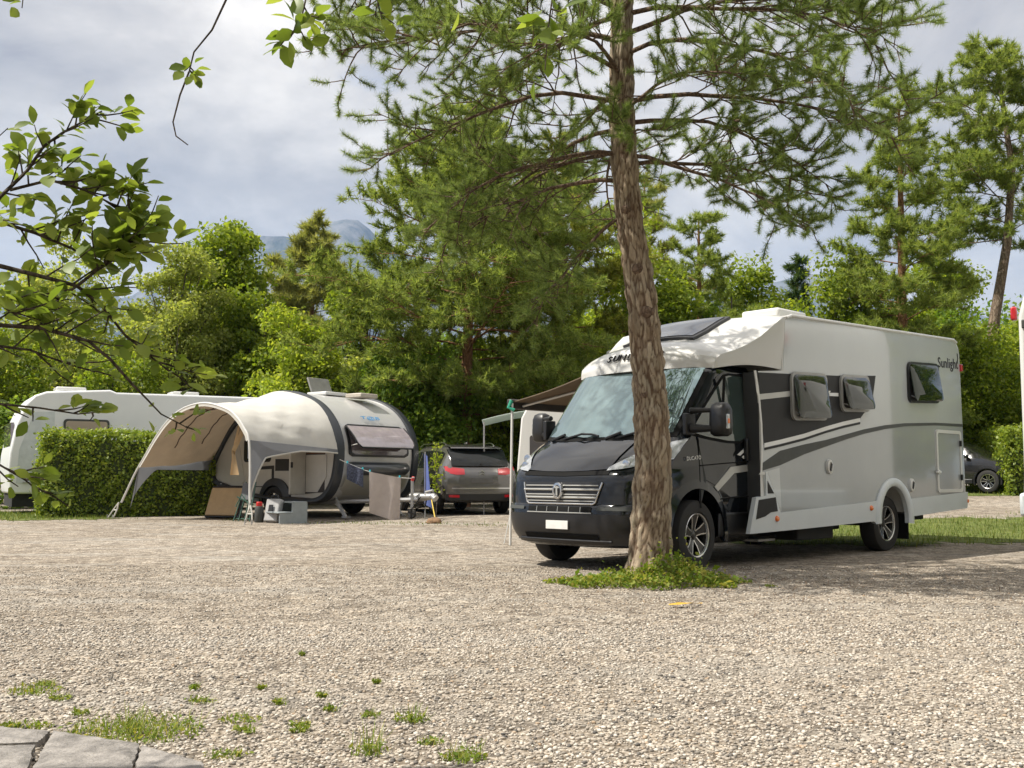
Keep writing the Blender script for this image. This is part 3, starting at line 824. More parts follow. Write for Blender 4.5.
# refine rows
tt = np.linspace(0, len(CU) - 1, 31)
CUF = [tuple(float(np.interp(t, range(len(CU)), [c[k] for c in CU])) for k in range(5)) for t in tt]
rows = [[cap_pt(c, v) for v in vv] for c in CUF]
mb = MB(); mb.grid(rows)
for sgn in (-1, 1):
    top = [cap_pt(c, sgn) for c in CUF]
    bot = []
    for p in top:
        t = min(1, max(0, (p.x - 1.40) / 1.06))
        bot.append(Vector((p.x, p.y * (1 - .012 * math.sin(math.pi * t)), 2.07 + .05 * math.sin(math.pi * t) + .03 * t)))
    mid = [a.lerp(b_, .45) + Vector((0, sgn * .012 * math.sin(math.pi * min(1, max(0, (a.x - 1.4) / 1.06))), 0)) for a, b_ in zip(top, bot)]
    mb.grid([top, mid, bot])
und = [Vector((c[0] + .05, 0, 2.08)) for c in CUF]
lowrow = [Vector((p.x + .02, p.y * .985, 2.085)) for p in rows[0]]
mb.grid([rows[0], lowrow, [Vector((p.x + .35, p.y * .95, 2.10)) for p in rows[0]]])
cap = mb.build('cab_roof_cap', M['white_shell'], MH, smooth=24)
# skylight following the cap
def cap_s(x, y):
    best = None
    lo_, hi_ = 0.0, len(CU) - 1.0
    def ev(t):
        c = tuple(float(np.interp(t, range(len(CU)), [q[k] for q in CU])) for k in range(5))
        return cap_pt(c, max(-1, min(1, y / c[4])))
    for _ in range(40):
        m_ = (lo_ + hi_) / 2
        if ev(m_).x < x: lo_ = m_
        else: hi_ = m_
    return ev(lo_)
def cap_patch(name, pts4, off, mt, parent, n=12):
    (x0, ya), (x1, yb) = pts4
    rows = []
    for j in range(n + 1):
        t = j / n; x = x0 + (x1 - x0) * t; h = ya + (yb - ya) * t
        rows.append([cap_s(x, y) + Vector((-off * .5, 0, off)) for y in np.linspace(-h, h, 15)])
    low = [[p - Vector((-off * .5, 0, off)) * 1.0 for p in r] for r in (rows[0], rows[-1])]
    mb = MB(); mb.grid([low[0]] + rows + [low[1]])
    for sgn in (0, -1):
        mb.grid([[r[sgn] for r in rows], [r[sgn] - Vector((-off * .5, 0, off)) for r in rows]])
    return mb.build(name, mt, parent, smooth=25)
sk = cap_patch('skylight', ((1.66, .50), (2.38, .50)), .03, M['plastic_black'], MH)
cap_patch('skylight_glass', ((1.72, .45), (2.34, .455)), .037, glass('skylight_glass', (.03, .035, .042), .03, 1.6, 0, .2), sk)
# lettering across the cap, between skylight and windscreen: letters set one by one on the curved shell
acc = []
for ch, y in zip('SUNLIGHT', np.linspace(.35, -.35, 8)):
    def ct(t, yy):
        c = tuple(float(np.interp(t, range(len(CU)), [k_[n_] for k_ in CU])) for n_ in range(5)); return cap_pt(c, yy / c[4])
    p, q, w_ = ct(1.75, y), ct(2.2, y), ct(1.75, y - .04)
    upv = (q - p).normalized(); rgt = (w_ - p).normalized(); rgt = (rgt - upv * rgt.dot(upv)).normalized()
    nrm = rgt.cross(upv)
    acc.append((ch, Matrix(((rgt.x, upv.x, nrm.x, p.x), (rgt.y, upv.y, nrm.y, p.y), (rgt.z, upv.z, nrm.z, p.z), (0, 0, 0, 1))) @ Matrix.Translation((0, 0, .010))))
mes = []
letters = None
for ch, m4 in acc:
    o = text(ch, .11, m4, M['decal_black'], None, 'lettering', .15, .007, 1.2)
    mes.append(o)
vs, fs = [], []
for o in mes:
    k = len(vs); vs += [v.co[:] for v in o.data.vertices]; fs += [[k + i for i in p.vertices] for p in o.data.polygons]
    d = o.data; bpy.data.objects.remove(o); bpy.data.meshes.remove(d)
mb = MB(); mb.add(vs, fs); mb.build('lettering', M['decal_black'], MH, smooth=0, fix=False)
# roof gear
mb = MB(); mb.box((3.35, -.35, 2.80), (.75, .55, .10)); mb.build('roof_hatch', M['white_shell'], MH, bevel=.03)
mb = MB(); mb.box((2.95, -.72, 2.80), (.62, .5, .12)); mb.build('roof_hatch', M['white_shell'], MH, bevel=.03)
mb = MB(); mb.tube([(2.5, -1.15, 2.70), (2.6, -1.155, 2.735), (6.9, -1.155, 2.86), (6.99, -1.155, 2.825)], .018, 8); mb.build('roof_edge_rail', M['white_shell'], MH)
# underbody
mb = MB(); mb.box((3.0, 0, .40), (2.6, 1.5, .22)); mb.box((5.9, 0, .46), (1.3, 1.6, .22)); mb.box((3.2, -.80, .32), (.8, .5, .2))
mb.tube([(WX2, -.9, .36), (WX2, .9, .36)], .05, 10); mb.tube([(WX1, -.9, .34), (WX1, .9, .34)], .05, 10)
mb.box((2.6, -.6, .25), (.55, .35, .07))
mb.build('chassis', M['underbody'], MH, bevel=.02)
mb = MB(); mb.box((5.36, -.98, .30), (.02, .30, .32)); mb.build('mud_flap', M['rubber'], MH)
mb = MB(); mb.box((2.45, -.72, .235), (.34, .3, .03)); mb.build('entry_step', M['metal_grey'], MH, bevel=.006)

# wheels
def wheel(parent, M4, R_, wid, rim_r, spokes=5, style='twin'):
    t = MB()
    w2 = wid / 2
    t.lathe([(rim_r * .98, -w2 * .8), (rim_r * 1.06, -w2 * .98), (R_ * .86, -w2), (R_ * .965, -w2 * .86), (R_, -w2 * .55), (R_, 0), (R_, w2 * .55), (R_ * .965, w2 * .86), (R_ * .86, w2), (rim_r * 1.06, w2 * .98), (rim_r * .98, w2 * .8)], M4, 44)
    ty = t.build('tyre', M['tyre'], parent, smooth=40)
    r = MB(); f = w2 * .80
    r.lathe([(rim_r, w2 * .8), (rim_r * 1.0, f * .9), (rim_r * .90, f * .5), (rim_r * .88, -f * .5), (0, -f * .5)], M4, 44, M['rim_black'])
    r.lathe([(rim_r * 1.02, w2 * .86), (rim_r * .985, w2 * .93), (rim_r * .93, w2 * .88), (rim_r * .91, w2 * .7)], M4, 44, M['rim_silver'])
    r.lathe([(0, f * .62), (rim_r * .16, f * .62), (rim_r * .24, f * .5), (rim_r * .25, -f * .3)], M4, 24, M['rim_black'])
    for k in range(spokes):
        a0 = 2 * math.pi * k / spokes + .35
        for da in ((-.19, .19) if style == 'twin' else (0,)):
            def pt(rr, off, h):
                a = a0 + da * (rr / rim_r) ** 1.2
                return M4 @ Vector((rr * math.cos(a) - off * math.sin(a), rr * math.sin(a) + off * math.cos(a), h))
            for off0, off1, mt_, hh in ((-.030, .030, M['rim_black'], 0.0), (*((.018, .030) if da > 0 else (-.030, -.018)), M['rim_silver'], .004)) if style == 'twin' else ((-.03, .03, M['rim_silver'], 0.0),):
                rs = (rim_r * .2, rim_r * .55, rim_r * .93)
                hs = (f * .55 + hh, f * .72 + hh, f * .86 + hh)
                vs = []
                for rr, h in zip(rs, hs):
                    s_ = rim_r / .22
                    vs += [pt(rr, off0 * s_, h), pt(rr, off1 * s_, h), pt(rr, off1 * s_, h - .03), pt(rr, off0 * s_, h - .03)]
                fs = []
                for i in range(2):
                    for q in range(4): fs.append((i * 4 + q, i * 4 + (q + 1) % 4, i * 4 + 4 + (q + 1) % 4, i * 4 + 4 + q))
                r.add(vs, fs, mt_)
    r.build('rim', None, parent, smooth=35)
def wheel_set(parent, x, y, z, sgn, R_=WR, wid=.225, rim_r=.222, steer=0, style='twin'):
    e = MB(); M4 = Matrix.Translation((x, y, z)) @ Matrix.Rotation(R(steer), 4, 'Z') @ Matrix.Rotation(R(90 * -sgn), 4, 'X')
    e.lathe([(.0, .02), (.06, .03), (.065, -.05), (0, -.05)], M4, 16)
    w = e.build('wheel', M['rim_black'], parent)
    wheel(w, M4, R_, wid, rim_r, 5, style)
    return w
for x, y in ((WX1, .90), (WX2, .93)):
    for sgn in (-1, 1):
        wheel_set(MH, x, y * sgn, WR - .004, sgn, steer=(4 if x < 2 else 0))

# wind-out awning on the far side
AW = thing('awning', 'brown wind-out awning with slanting arm beyond the black cab', 'awning', (.4617, 10.567, 0), R(44.141))
M['awning_cloth'] = cloth_mat('brown_awning_cloth', (.17, .135, .10), .5)
rows = []
for i in range(9):
    t = i / 8
    rows.append([Vector((2.42 + 3.5 * k / 8, 1.22 + 1.95 * t, 2.42 - .45 * t - .05 * math.sin(math.pi * t))) for k in range(9)])
mb = MB(); mb.grid(rows); mb.grid([[p + Vector((0, 0, .012)) for p in r] for r in rows])
mb.build('awning_cloth', M['awning_cloth'], AW)
mb = MB(); mb.box((4.17, 3.17, 1.95), (3.6, .09, .14)); mb.build('front_rail', mat('dark_rail', (.035, .028, .025), .5), AW, bevel=.02)
mb = MB(); mb.box((4.2, 1.22, 2.46), (3.9, .13, .13)); mb.build('cassette', M['decal_dark'], AW, bevel=.03)
mb = MB(); mb.tube([(3.0, 1.25, 2.38), (2.85, 2.2, 2.12), (2.6, 3.12, 1.93)], .02, 8); mb.build('folding_arm', M['metal_grey'], AW)
mb = MB(); mb.tube([(2.40, 3.13, 1.96), (2.36, 3.13, .0)], .018, 8); mb.build('support_leg', M['white_shell'], AW)
mb = MB(); mb.tube([(2.39, 3.13, 2.0), (2.36, 3.16, 1.9), (2.41, 3.1, 1.86)], .028, 8); mb.build('strap', mat('green_strap', (.02, .28, .18), .6), AW)
mb = MB(); mb.tube([(2.37, 3.13, .45), (2.31, 3.20, .02)], .007, 6); mb.build('peg_line', M['white_shell'], AW)
# ------------------------------------------------------------------ teardrop caravan
# local frame: x towards the hitch, y from the near (door) side to the far side
CF = math.atan2(-.576, .817)
nf = Vector((-3.68, 22.0, 0)); fdir = Vector((.817, -.576, 0)); wdir = Vector((.576, .817, 0))
GZ0 = .07
cv_o = nf + wdir * 1.15
CV = thing('teardrop_caravan', 'small rounded silver caravan with black rim and open front window', 'caravan', (cv_o.x, cv_o.y, GZ0), CF)
M['silver_skin'] = mat('silver_caravan_skin', (.50, .50, .49), .35, .2, .4, .05, 2)
M['champagne'] = mat('champagne_skin', (.40, .39, .34), .35, .3, .4, .05, 2)
M['rim_rubber'] = mat('black_rim_moulding', (.028, .032, .038), .4)
M['cream'] = mat('pale_grey_side', (.50, .49, .46), .45, var=.05)
M['wood'] = mat('pale_wood', (.50, .36, .18), .5, var=.25, vscale=12)
M['tan'] = mat('tan_cloth', (.42, .30, .17), .85, var=.1, bump=.15, bscale=25)
M['grey_cloth'] = mat('grey_cloth', (.12, .125, .135), .85, var=.1)
zo = -GZ0
cp = [(0.0, 1.20), (.02, 1.50), (-.02, 1.75), (-.14, 2.04), (-.34, 2.30), (-.61, 2.52), (-1.0, 2.70), (-1.48, 2.82), (-1.9, 2.83), (-2.3, 2.76), (-2.8, 2.55), (-3.25, 2.24), (-3.62, 1.88), (-3.9, 1.50), (-4.12, 1.13), (-4.10, .93), (-3.95, .80), (-3.3, .64), (-2.6, .50), (-1.0, .42), (-.56, .42), (-.28, .56), (-.08, .85)]
def cr(pts, n=4):
    """closed Catmull-Rom"""
    out = []
    m = len(pts)
    for i in range(m):
        p0, p1, p2, p3 = (Vector(pts[(i + k - 1) % m]) for k in range(4))
        for q in range(n):
            t = q / n
            out.append(tuple(.5 * ((2 * p1) + (p2 - p0) * t + (2 * p0 - 5 * p1 + 4 * p2 - p3) * t * t + (3 * p1 - p0 - 3 * p2 + p3) * t ** 3)))
    return out
cps = [(x, z + zo) for x, z in cr(cp, 4)]
cin = (-2.0, 1.6 + zo)
def inset(pts, k, c=cin): return [(c[0] + (x - c[0]) * (1 - k), c[1] + (z - c[1]) * (1 - k * 1.25)) for x, z in pts]
mb = MB()
c_in = inset(cps, .012)
mb.prism([Vector((x, -1.08, z)) for x, z in c_in], [Vector((x, 1.08, z)) for x, z in c_in])
sh = mb.build('shell', M['silver_skin'], CV, smooth=30)
for sgn in (-1, 1):
    a, b_ = inset(cps, -.012), inset(cps, .055)
    mb = MB(); P = lambda p, y: [Vector((x, sgn * y, z)) for x, z in p]
    mb.grid([P(b_, 1.10), P(b_, 1.17), P(inset(cps, .035), 1.195), P(inset(cps, .005), 1.195), P(a, 1.15), P(a, 1.00), P(inset(cps, .02), .98)], close=True)
    mb.build('rim_moulding', M['rim_rubber'], CV, smooth=50)
    mb = MB()
    i2 = inset(cps, .05)
    mb.prism([Vector((x, sgn * 1.105, z)) for x, z in i2], [Vector((x, sgn * 1.08, z)) for x, z in i2])
    mb.build('side_panel', M['cream'], CV, smooth=0)
def cside(name, poly, y, mt, parent, d=.012):
    mb = MB(); mb.prism([Vector((x, -y, z + zo)) for x, z in poly], [Vector((x, -y + d, z + zo)) for x, z in poly]); return mb.build(name, mt, parent, smooth=0)
cside('rear_corner_panel', [(-3.9, 1.05), (-3.6, 1.7), (-3.3, 2.0), (-3.15, 1.6), (-2.95, .85), (-3.2, .72), (-3.85, .88)], 1.113, M['silver_skin'], CV)
# doorway with open door, cupboard inside
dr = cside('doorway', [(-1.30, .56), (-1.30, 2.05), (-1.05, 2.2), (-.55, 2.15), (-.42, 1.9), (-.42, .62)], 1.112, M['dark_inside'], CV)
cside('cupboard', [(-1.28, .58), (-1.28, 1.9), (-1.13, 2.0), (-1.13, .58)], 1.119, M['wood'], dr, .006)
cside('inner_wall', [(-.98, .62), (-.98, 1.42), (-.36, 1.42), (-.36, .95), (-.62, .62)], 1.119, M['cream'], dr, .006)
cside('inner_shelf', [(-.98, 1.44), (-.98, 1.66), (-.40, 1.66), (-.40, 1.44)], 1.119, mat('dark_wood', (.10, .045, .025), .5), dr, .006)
mb = MB(); mb.box((-1.02, -1.30, 1.28 + zo), (.05, .42, 1.42)); d_ = mb.build('door', M['cream'], CV, bevel=.02)
mb = MB(); mb.box((-.99, -1.48, 1.2 + zo), (.03, .04, .12)); mb.build('handle', M['plastic_black'], d_)
fr = cside('side_window', rrect(-3.0, 1.28, -2.1, 1.80, .08), 1.118, M['plastic_black'], CV)
cside('pane', rrect(-2.95, 1.33, -2.15, 1.75, .06), 1.122, M['acrylic_dark'], fr)
hf = cside('service_hatch', [(-2.82, .72), (-2.82, 1.16), (-2.0, 1.2), (-2.0, .72)], 1.116, M['plastic_black'], CV)
cside('hatch_panel', [(-2.75, .74), (-2.75, 1.10), (-2.06, 1.12), (-2.06, .74)], 1.122, M['cream'], hf)
cside('side_vent', [(-1.95, 1.08), (-1.95, 1.34), (-1.45, 1.34), (-1.45, 1.08)], 1.118, M['plastic_black'], CV)
# wheel arch and wheels
inn, out = arc_ring(-1.93, .42 + zo, .34, .50, -5, 185)
mb = MB(); mb.grid([[Vector((x, y, z)) for x, z in p] for p, y in ((inn, -1.06), (inn, -1.19), (out, -1.15), (out, -1.07))]); mb.build('wheel_arch', M['rim_rubber'], CV, smooth=50)
mb = MB(); mb.prism([Vector((x, -1.116, z)) for x, z in inn], [Vector((x, -1.105, z)) for x, z in inn]); mb.build('wheel_well', M['underbody'], CV, smooth=0)
for sgn in (-1, 1):
    wheel_set(CV, -1.93, sgn * 1.08, .335, sgn, R_=.33, wid=.19, rim_r=.20, style='plain')
# front window, open on its top hinge
def front_x(z):
    fr_ = [p for p in cp if p[0] > -1.3 and p[1] > 1.1]; fr_ = sorted(fr_, key=lambda p: p[1])
    return float(np.interp(z, [p[1] for p in fr_], [p[0] for p in fr_]))
def fpatch(name, y0, y1, z0, z1, off, mt, parent, n=8, r=.0):
    rows = []
    for j in range(n + 1):
        z = z0 + (z1 - z0) * j / n
        nx = Vector((1, 0, -(front_x(z + .01) - front_x(z - .01)) / .02)).normalized()
        e = r * (1 - math.sqrt(max(0, 1 - (max(0, abs(2 * j / n - 1) - .7) / .3) ** 2)))
        rows.append([Vector((front_x(z), y, z + zo)) + nx * off for y in np.linspace(y0 + e, y1 - e, 7)])
    mb = MB(); mb.grid(rows)
    mb.grid([[r_[0] for r_ in rows], [r_[0] - Vector((off + .02, 0, 0)) for r_ in rows]]); mb.grid([[r_[-1] for r_ in rows], [r_[-1] - Vector((off + .02, 0, 0)) for r_ in rows]])
    return mb.build(name, mt, parent, smooth=40)
wf = fpatch('front_window', -.86, .86, 1.38, 2.08, .012, M['plastic_black'], CV, 14, .12)
fpatch('window_opening', -.80, .80, 1.43, 2.02, .018, M['acrylic_smoke'], wf, 14, .1)
hx = front_x(2.05) + .03
rows = []
for j in range(7):
    t = j / 6; a = R(40)
    e = .10 * max(0, (t - .7) / .3) ** 2
    z = 2.05 - .62 * t * math.cos(a) * 1.0; x = hx + .62 * t * math.sin(a) + .05 * math.sin(math.pi * t)
    rows.append([Vector((x, y, z + zo)) for y in np.linspace(-.84 + e, .84 - e, 7)])
mb = MB(); mb.grid(rows); mb.grid([[p + Vector((-.02, 0, -.012)) for p in r_] for r_ in rows])
pn = mb.build('pane', mat('pane_painted_reflection', (.34, .30, .32), .08, 0, 1.0), wf, smooth=60)  # pale pinkish-grey reflection is put into the pane's base colour
mb = MB(); edge = [r_[0] for r_ in rows] + rows[-1][1:] + [r_[-1] for r_ in reversed(rows)][1:]
mb.tube(edge, .018, 6); mb.build('pane_frame', M['plastic_black'], wf)
for y in (-.80, .80):
    mb = MB(); mb.tube([Vector((front_x(1.62) + .02, y, 1.62 + zo)), rows[5][0 if y < 0 else -1] + Vector((0, .02 if y < 0 else -.02, 0))], .010, 6)
    mb.build('stay', M['white_shell'], wf)
# sign on the nose and lower front
text('T@B', .12, Matrix.Translation((front_x(2.26) + .035, 0, 2.25 + zo)) @ Matrix.Rotation(R(-38), 4, 'Y') @ Matrix.Rotation(R(90), 4, 'Z') @ Matrix.Rotation(R(90), 4, 'X'), mat('blue_letter', (.05, .30, .62), .4), CV, 'lettering', 0, .003, 2.0)
rows = []
for z, x in ((.98, .10), (1.02, .17), (1.10, .20), (1.18, .19), (1.25, .12), (1.27, .04)):
    w_ = .80 + .06 * (z > 1.05)
    rows.append([Vector((x - .10 * abs(t) ** 3 * 1.3, t * w_, z + zo)) for t in np.linspace(-1, 1, 13)])
mb = MB(); mb.grid([[Vector((-.02, p.y, p.z)) for p in rows[0]]] + rows + [[Vector((0.0, p.y, p.z)) for p in rows[-1]]]); mb.build('front_moulding', mat('dark_front_moulding', (.05, .055, .06), .3, 0, .6), CV, smooth=50)
rows = [[Vector((x - .05 * abs(t) ** 3, t * .9, z + zo)) for t in np.linspace(-1, 1, 9)] for z, x in ((.55, -.30), (.75, -.08), (.98, .035))]
mb = MB(); mb.grid(rows); mb.build('lower_front_panel', M['champagne'], CV, smooth=50)
# chassis, drawbar, jockey wheel, steadies
mb = MB()
for sgn in (-1, 1):
    mb.tube([(-3.6, sgn * .85, .42 + zo), (-.9, sgn * .85, .40 + zo), (.25, sgn * .62, .43 + zo), (1.20, sgn * .07, .47 + zo)], .045, 8)
mb.tube([(-1.93, -1.0, .36 + zo), (-1.93, 1.0, .36 + zo)], .05, 8)
mb.tube([(.28, -.62, .44 + zo), (.28, .62, .44 + zo)], .04, 8)
mb.build('drawbar', M['metal_grey'], CV)
mb = MB(); mb.tube([(.95, 0, .53 + zo), (1.30, 0, .52 + zo), (1.62, 0, .53 + zo)], [.075, .085, .06], 12)
mb.tube([(1.52, 0, .55 + zo), (1.62, 0, .48 + zo)], .075, 12); mb.tube([(1.35, 0, .62 + zo), (1.55, 0, .66 + zo)], .03, 8)
mb.build('coupling', mat('coupling_metal', (.45, .45, .44), .35, .6), CV)
mb = MB(); mb.tube([(1.12, -.16, .13), (1.12, -.16, .80)], .032, 10); mb.tube([(1.12, -.16, .80), (1.16, -.2, .86), (1.24, -.22, .86)], .014, 6)
jw = mb.build('jockey_wheel', M['metal_grey'], CV)
mb = MB(); mb.lathe([(.0, .035), (.09, .035), (.105, .02), (.105, -.02), (.09, -.035), (0, -.035)], Matrix.Translation((1.12, -.16, .10)) @ Matrix.Rotation(R(90), 4, 'X'), 20); mb.build('tyre', M['tyre'], jw)
for x, y in ((-.45, -.80), (-.45, .80), (-3.4, -.80)):
    mb = MB(); s_ = 1 if x > -1 else -1
    mb.box((x + .17 * s_, y, .22), (.05, .06, .50), None, Matrix.Rotation(R(-38 * s_), 3, 'Y')); mb.box((x + .34 * s_, y, .02), (.14, .12, .03)); mb.tube([(x - .15 * s_, y, .40 + zo + .05), (x + .12 * s_, y, .24)], .014, 6)
    mb.build('corner_steady', M['metal_grey'], CV)
mb = MB(); mb.tube([(1.28, .1, .46 + zo), (1.2, .15, .25), (1.05, .05, .2), (.95, -.1, .3), (.9, -.1, .45)], .012, 6); mb.tube([(1.3, -.1, .45), (1.2, -.25, .2), (1.0, -.2, .16), (.85, -.1, .42)], .01, 6); mb.build('cable', M['rubber'], CV)
# roof hatch standing open and a low vent
rh = MB(); rh.box((-1.75, .1, 2.86 + zo), (.62, .62, .08)); rh_ = rh.build('roof_hatch', M['white_shell'], CV, bevel=.02)
rh = MB(); rh.box((-1.98, .1, 3.03 + zo), (.05, .60, .48), None, Matrix.Rotation(R(-24), 3, 'Y')); rh.build('hatch_lid', mat('smoked_lid', (.22, .22, .20), .2, 0, .5), rh_, bevel=.015)
rh = MB(); rh.box((-.92, .35, 2.80 + zo), (.50, .50, .10)); rh.build('roof_vent', mat('beige_vent', (.42, .38, .32), .5), CV, bevel=.02)

# the body is a little wider than drawn above: spread it away from the door side
def widen(o):
    if o.type == 'MESH':
        for v in o.data.vertices: v.co.y = -1.15 + (v.co.y + 1.15) * 1.12
    for c in o.children: widen(c)
bpy.context.view_layer.update()
widen(CV)

# ------------------------------------------------------------------ caravan canopy
# same local frame as the caravan, standing in front of its door side
AN = thing('caravan_canopy', 'cream and grey arched canopy stretched from the rounded caravan on bent poles', 'canopy', (cv_o.x, cv_o.y, GZ0), CF)
D = -2.4 - 1.15
outer = [(.14, -.04), (.06, .55), (.05, 1.07), (0.0, 1.65), (-.14, 1.88), (-.36, 2.10), (-.68, 2.28), (-1.34, 2.42), (-2.0, 2.34), (-2.5, 2.10), (-2.9, 1.76), (-3.24, 1.38), (-3.55, 1.03), (-3.85, .62), (-4.3, .0)]
outer = [(x, z + zo) for x, z in outer]
def crv(pts, n=5):
    out = []
    P_ = [pts[0]] + list(pts) + [pts[-1]]
    for i in range(1, len(P_) - 2):
        p0, p1, p2, p3 = (Vector(P_[k]) for k in (i - 1, i, i + 1, i + 2))
        for q in range(n):
            t = q / n
            out.append(tuple(.5 * ((2 * p1) + (p2 - p0) * t + (2 * p0 - 5 * p1 + 4 * p2 - p3) * t * t + (3 * p1 - p0 - 3 * p2 + p3) * t ** 3)))
    out.append(tuple(pts[-1])); return out
oc = crv(outer, 6)
mb = MB(); mb.tube([(x, D, z) for x, z in oc if z > .27], .022, 8); mb.build('arch_pole', M['white_shell'], AN)
inner_c = [(.03, 1.52), (-.02, 1.75), (-.14, 2.04), (-.34, 2.30), (-.61, 2.52), (-1.0, 2.70), (-1.48, 2.82), (-2.0, 2.82), (-2.5, 2.68), (-3.0, 2.42), (-3.4, 2.10), (-3.75, 1.70), (-4.0, 1.36)]
ic = crv([(x, z + zo) for x, z in inner_c], 6)
def resample(pts, n):
    d = [0.]
    for a, b_ in zip(pts[:-1], pts[1:]): d.append(d[-1] + math.dist(a, b_))
    return [tuple(float(np.interp(t * d[-1], d, [p[k] for p in pts])) for k in (0, 1)) for t in np.linspace(0, 1, n)]
oroof = [p for p in oc if p[1] > 1.62 + zo and p[0] > -1.3] + [p for p in oc if p[0] <= -1.3 and p[1] > 1.12 + zo]
NS, ND = 41, 15
ro, ri = resample(oroof, NS), resample(ic, NS)
M['canopy_white'] = cloth_mat('white_canopy_cloth', (.56, .55, .51), .15)
M['canopy_beige'] = cloth_mat('beige_canopy_cloth', (.68, .57, .45), .45)
M['canopy_grey'] = cloth_mat('grey_canopy_cloth', (.21, .22, .24), .25)
def roofpt(i, j, off=0.):
    t = j / (ND - 1)
    x = ro[i][0] * (1 - t) + ri[i][0] * t; z = ro[i][1] * (1 - t) + ri[i][1] * t
    sag = .10 * math.sin(math.pi * t); wr = .016 * math.sin(i * 1.9 + j * .7) * math.sin(math.pi * t) + .014 * math.sin(i * .8 - j * 1.6) * math.sin(math.pi * t) ** .5 + .012 * math.sin(i * .55 + j * 1.1)
    c = (-2.0, .6)
    dx, dz = x - c[0], z - c[1]; l = math.hypot(dx, dz)
    k = -sag + wr - off
    return Vector((x + dx / l * k, D + (-1.19 - D) * t, z + dz / l * k))
rows = [[roofpt(i, j) for i in range(NS)] for j in range(ND)]
mb = MB(); mb.grid(rows); mb.build('roof_cloth', M['canopy_white'], AN, smooth=60)
rows2 = [[roofpt(i, j, .02) for i in range(NS)] for j in range(ND)]
mb = MB(); mb.grid(rows2); ln = mb.build('lining', M['canopy_beige'], AN, smooth=60)
mb = MB()
for k in (17, 22):
    mb.tube([roofpt(k, j, .035) for j in range(1, ND - 1)], .012, 5)
for j_ in (4, 9): mb.tube([roofpt(i, j_, .032) for i in range(12, 36)], .012, 5)
mb.build('roof_straps', mat('brown_strap', (.10, .07, .05), .8), AN)
# grey lower band on the near side with a swept cut-out and leg panel
def band(i, n):
    t = i / n
    x = ro[0][0] * (1 - t) + ri[0][0] * t
    ytop = roofpt(0, 0).lerp(roofpt(0, ND - 1), t)
    low = .30 + 1.0 * (t / .16) ** .55 if t < .16 else 1.30 + .16 * min(1, (t - .16) / .4) ** .8
    return ytop, Vector((ytop.x + .03 * (t < .16), ytop.y, min(low + zo, ytop.z - .08)))
rows = [[], [], []]
for i in range(41):
    a, b_ = band(i, 40); rows[0].append(a + Vector((.006, 0, 0))); rows[1].append(a.lerp(b_, .5) + Vector((.01, 0, .0))); rows[2].append(b_)
mb = MB(); mb.grid(rows); mb.build('side_band', M['canopy_grey'], AN, smooth=60)
mb = MB(); mb.tube([p + Vector((.006, 0, 0)) for p in rows[2]], .018, 6); mb.build('band_piping', M['canopy_white'], AN)
# far side leg panel
rows = [[], []]
for i in range(31):
    t = i / 30
    p = roofpt(NS - 1, 0).lerp(roofpt(NS - 1, ND - 1), t)
    rows[0].append(p); lo_ = .28 + .82 * (t / .22) ** .6 if t < .22 else 1.10
    rows[1].append(Vector((p.x - .25 * max(0, (1 - t / .22)), p.y, min(p.z - .05, lo_ + zo))))
mb = MB(); mb.grid(rows); mb.build('side_band', M['canopy_grey'], AN, smooth=60)
# front valance following the arch, and a rolled-back flap
rows = [[], []]
for i in range(NS):
    rows[0].append(Vector((ro[i][0], D - .01, ro[i][1])))
    c = (-2.0, .9); dx, dz = ro[i][0] - c[0], ro[i][1] - c[1]; l = math.hypot(dx, dz)
    rows[1].append(Vector((ro[i][0] - dx / l * .07, D - .015, ro[i][1] - dz / l * .07)))
mb = MB(); mb.grid(rows); mb.build('front_edge', M['canopy_white'], AN, smooth=60)
mb = MB()
mb.grid([[Vector((-.42, D + .10 + .03 * k, 2.02 + zo - .25 * k / 4)) for k in range(5)], [Vector((-.62, D + .14 + .05 * math.sin(k * 2), 1.52 + zo - .1 * k / 4)) for k in range(5)], [Vector((-.55, D + .12 + .05 * math.sin(k * 2.4), .98 + zo)) + Vector((.07 * k - .12, 0, 0)) for k in range(5)]])
mb.build('hanging_flap', M['tan'], AN, smooth=60)
mb = MB()
mb.grid([[Vector((-.30, D + .22 + .03 * k, 1.95 + zo)) for k in range(4)], [Vector((-.32 + .05 * k, D + .25, 1.3 + zo)) for k in range(4)]])
mb.build('hanging_flap', M['canopy_grey'], AN, smooth=60)
# foot webbing and pegs
for x0, sx in ((.09, .0), (-4.10, -.22)):
    mb = MB()
    for dx in (-.09, .10): mb.tube([(x0, D, .33), (x0 + dx * .7 + sx * .4, D - .02, .18), (x0 + dx + sx, D - .04, .0)], .016, 6)
    mb.tube([(x0 - .065 + sx * .4, D - .02, .17), (x0 + .07 + sx * .4, D - .02, .17)], .013, 6)
    mb.build('foot_webbing', M['canopy_white'], AN)
    for dx in (-.09, .10):
        mb = MB(); mb.tube([(x0 + dx + sx, D - .05, -.06), (x0 + dx + sx, D - .06, .07)], .01, 6); mb.build('peg', M['metal_grey'], AN)

def cvw(x, y, z=0.):
    """caravan frame -> world"""
    p = cv_o + fdir * x + wdir * y
    return Vector((p.x, p.y, float(gz(p.x, p.y)) + z))
def wpos(px, py, Y): p = at(px, py, Y); return (p.x, p.y, float(gz(p.x, p.y)))

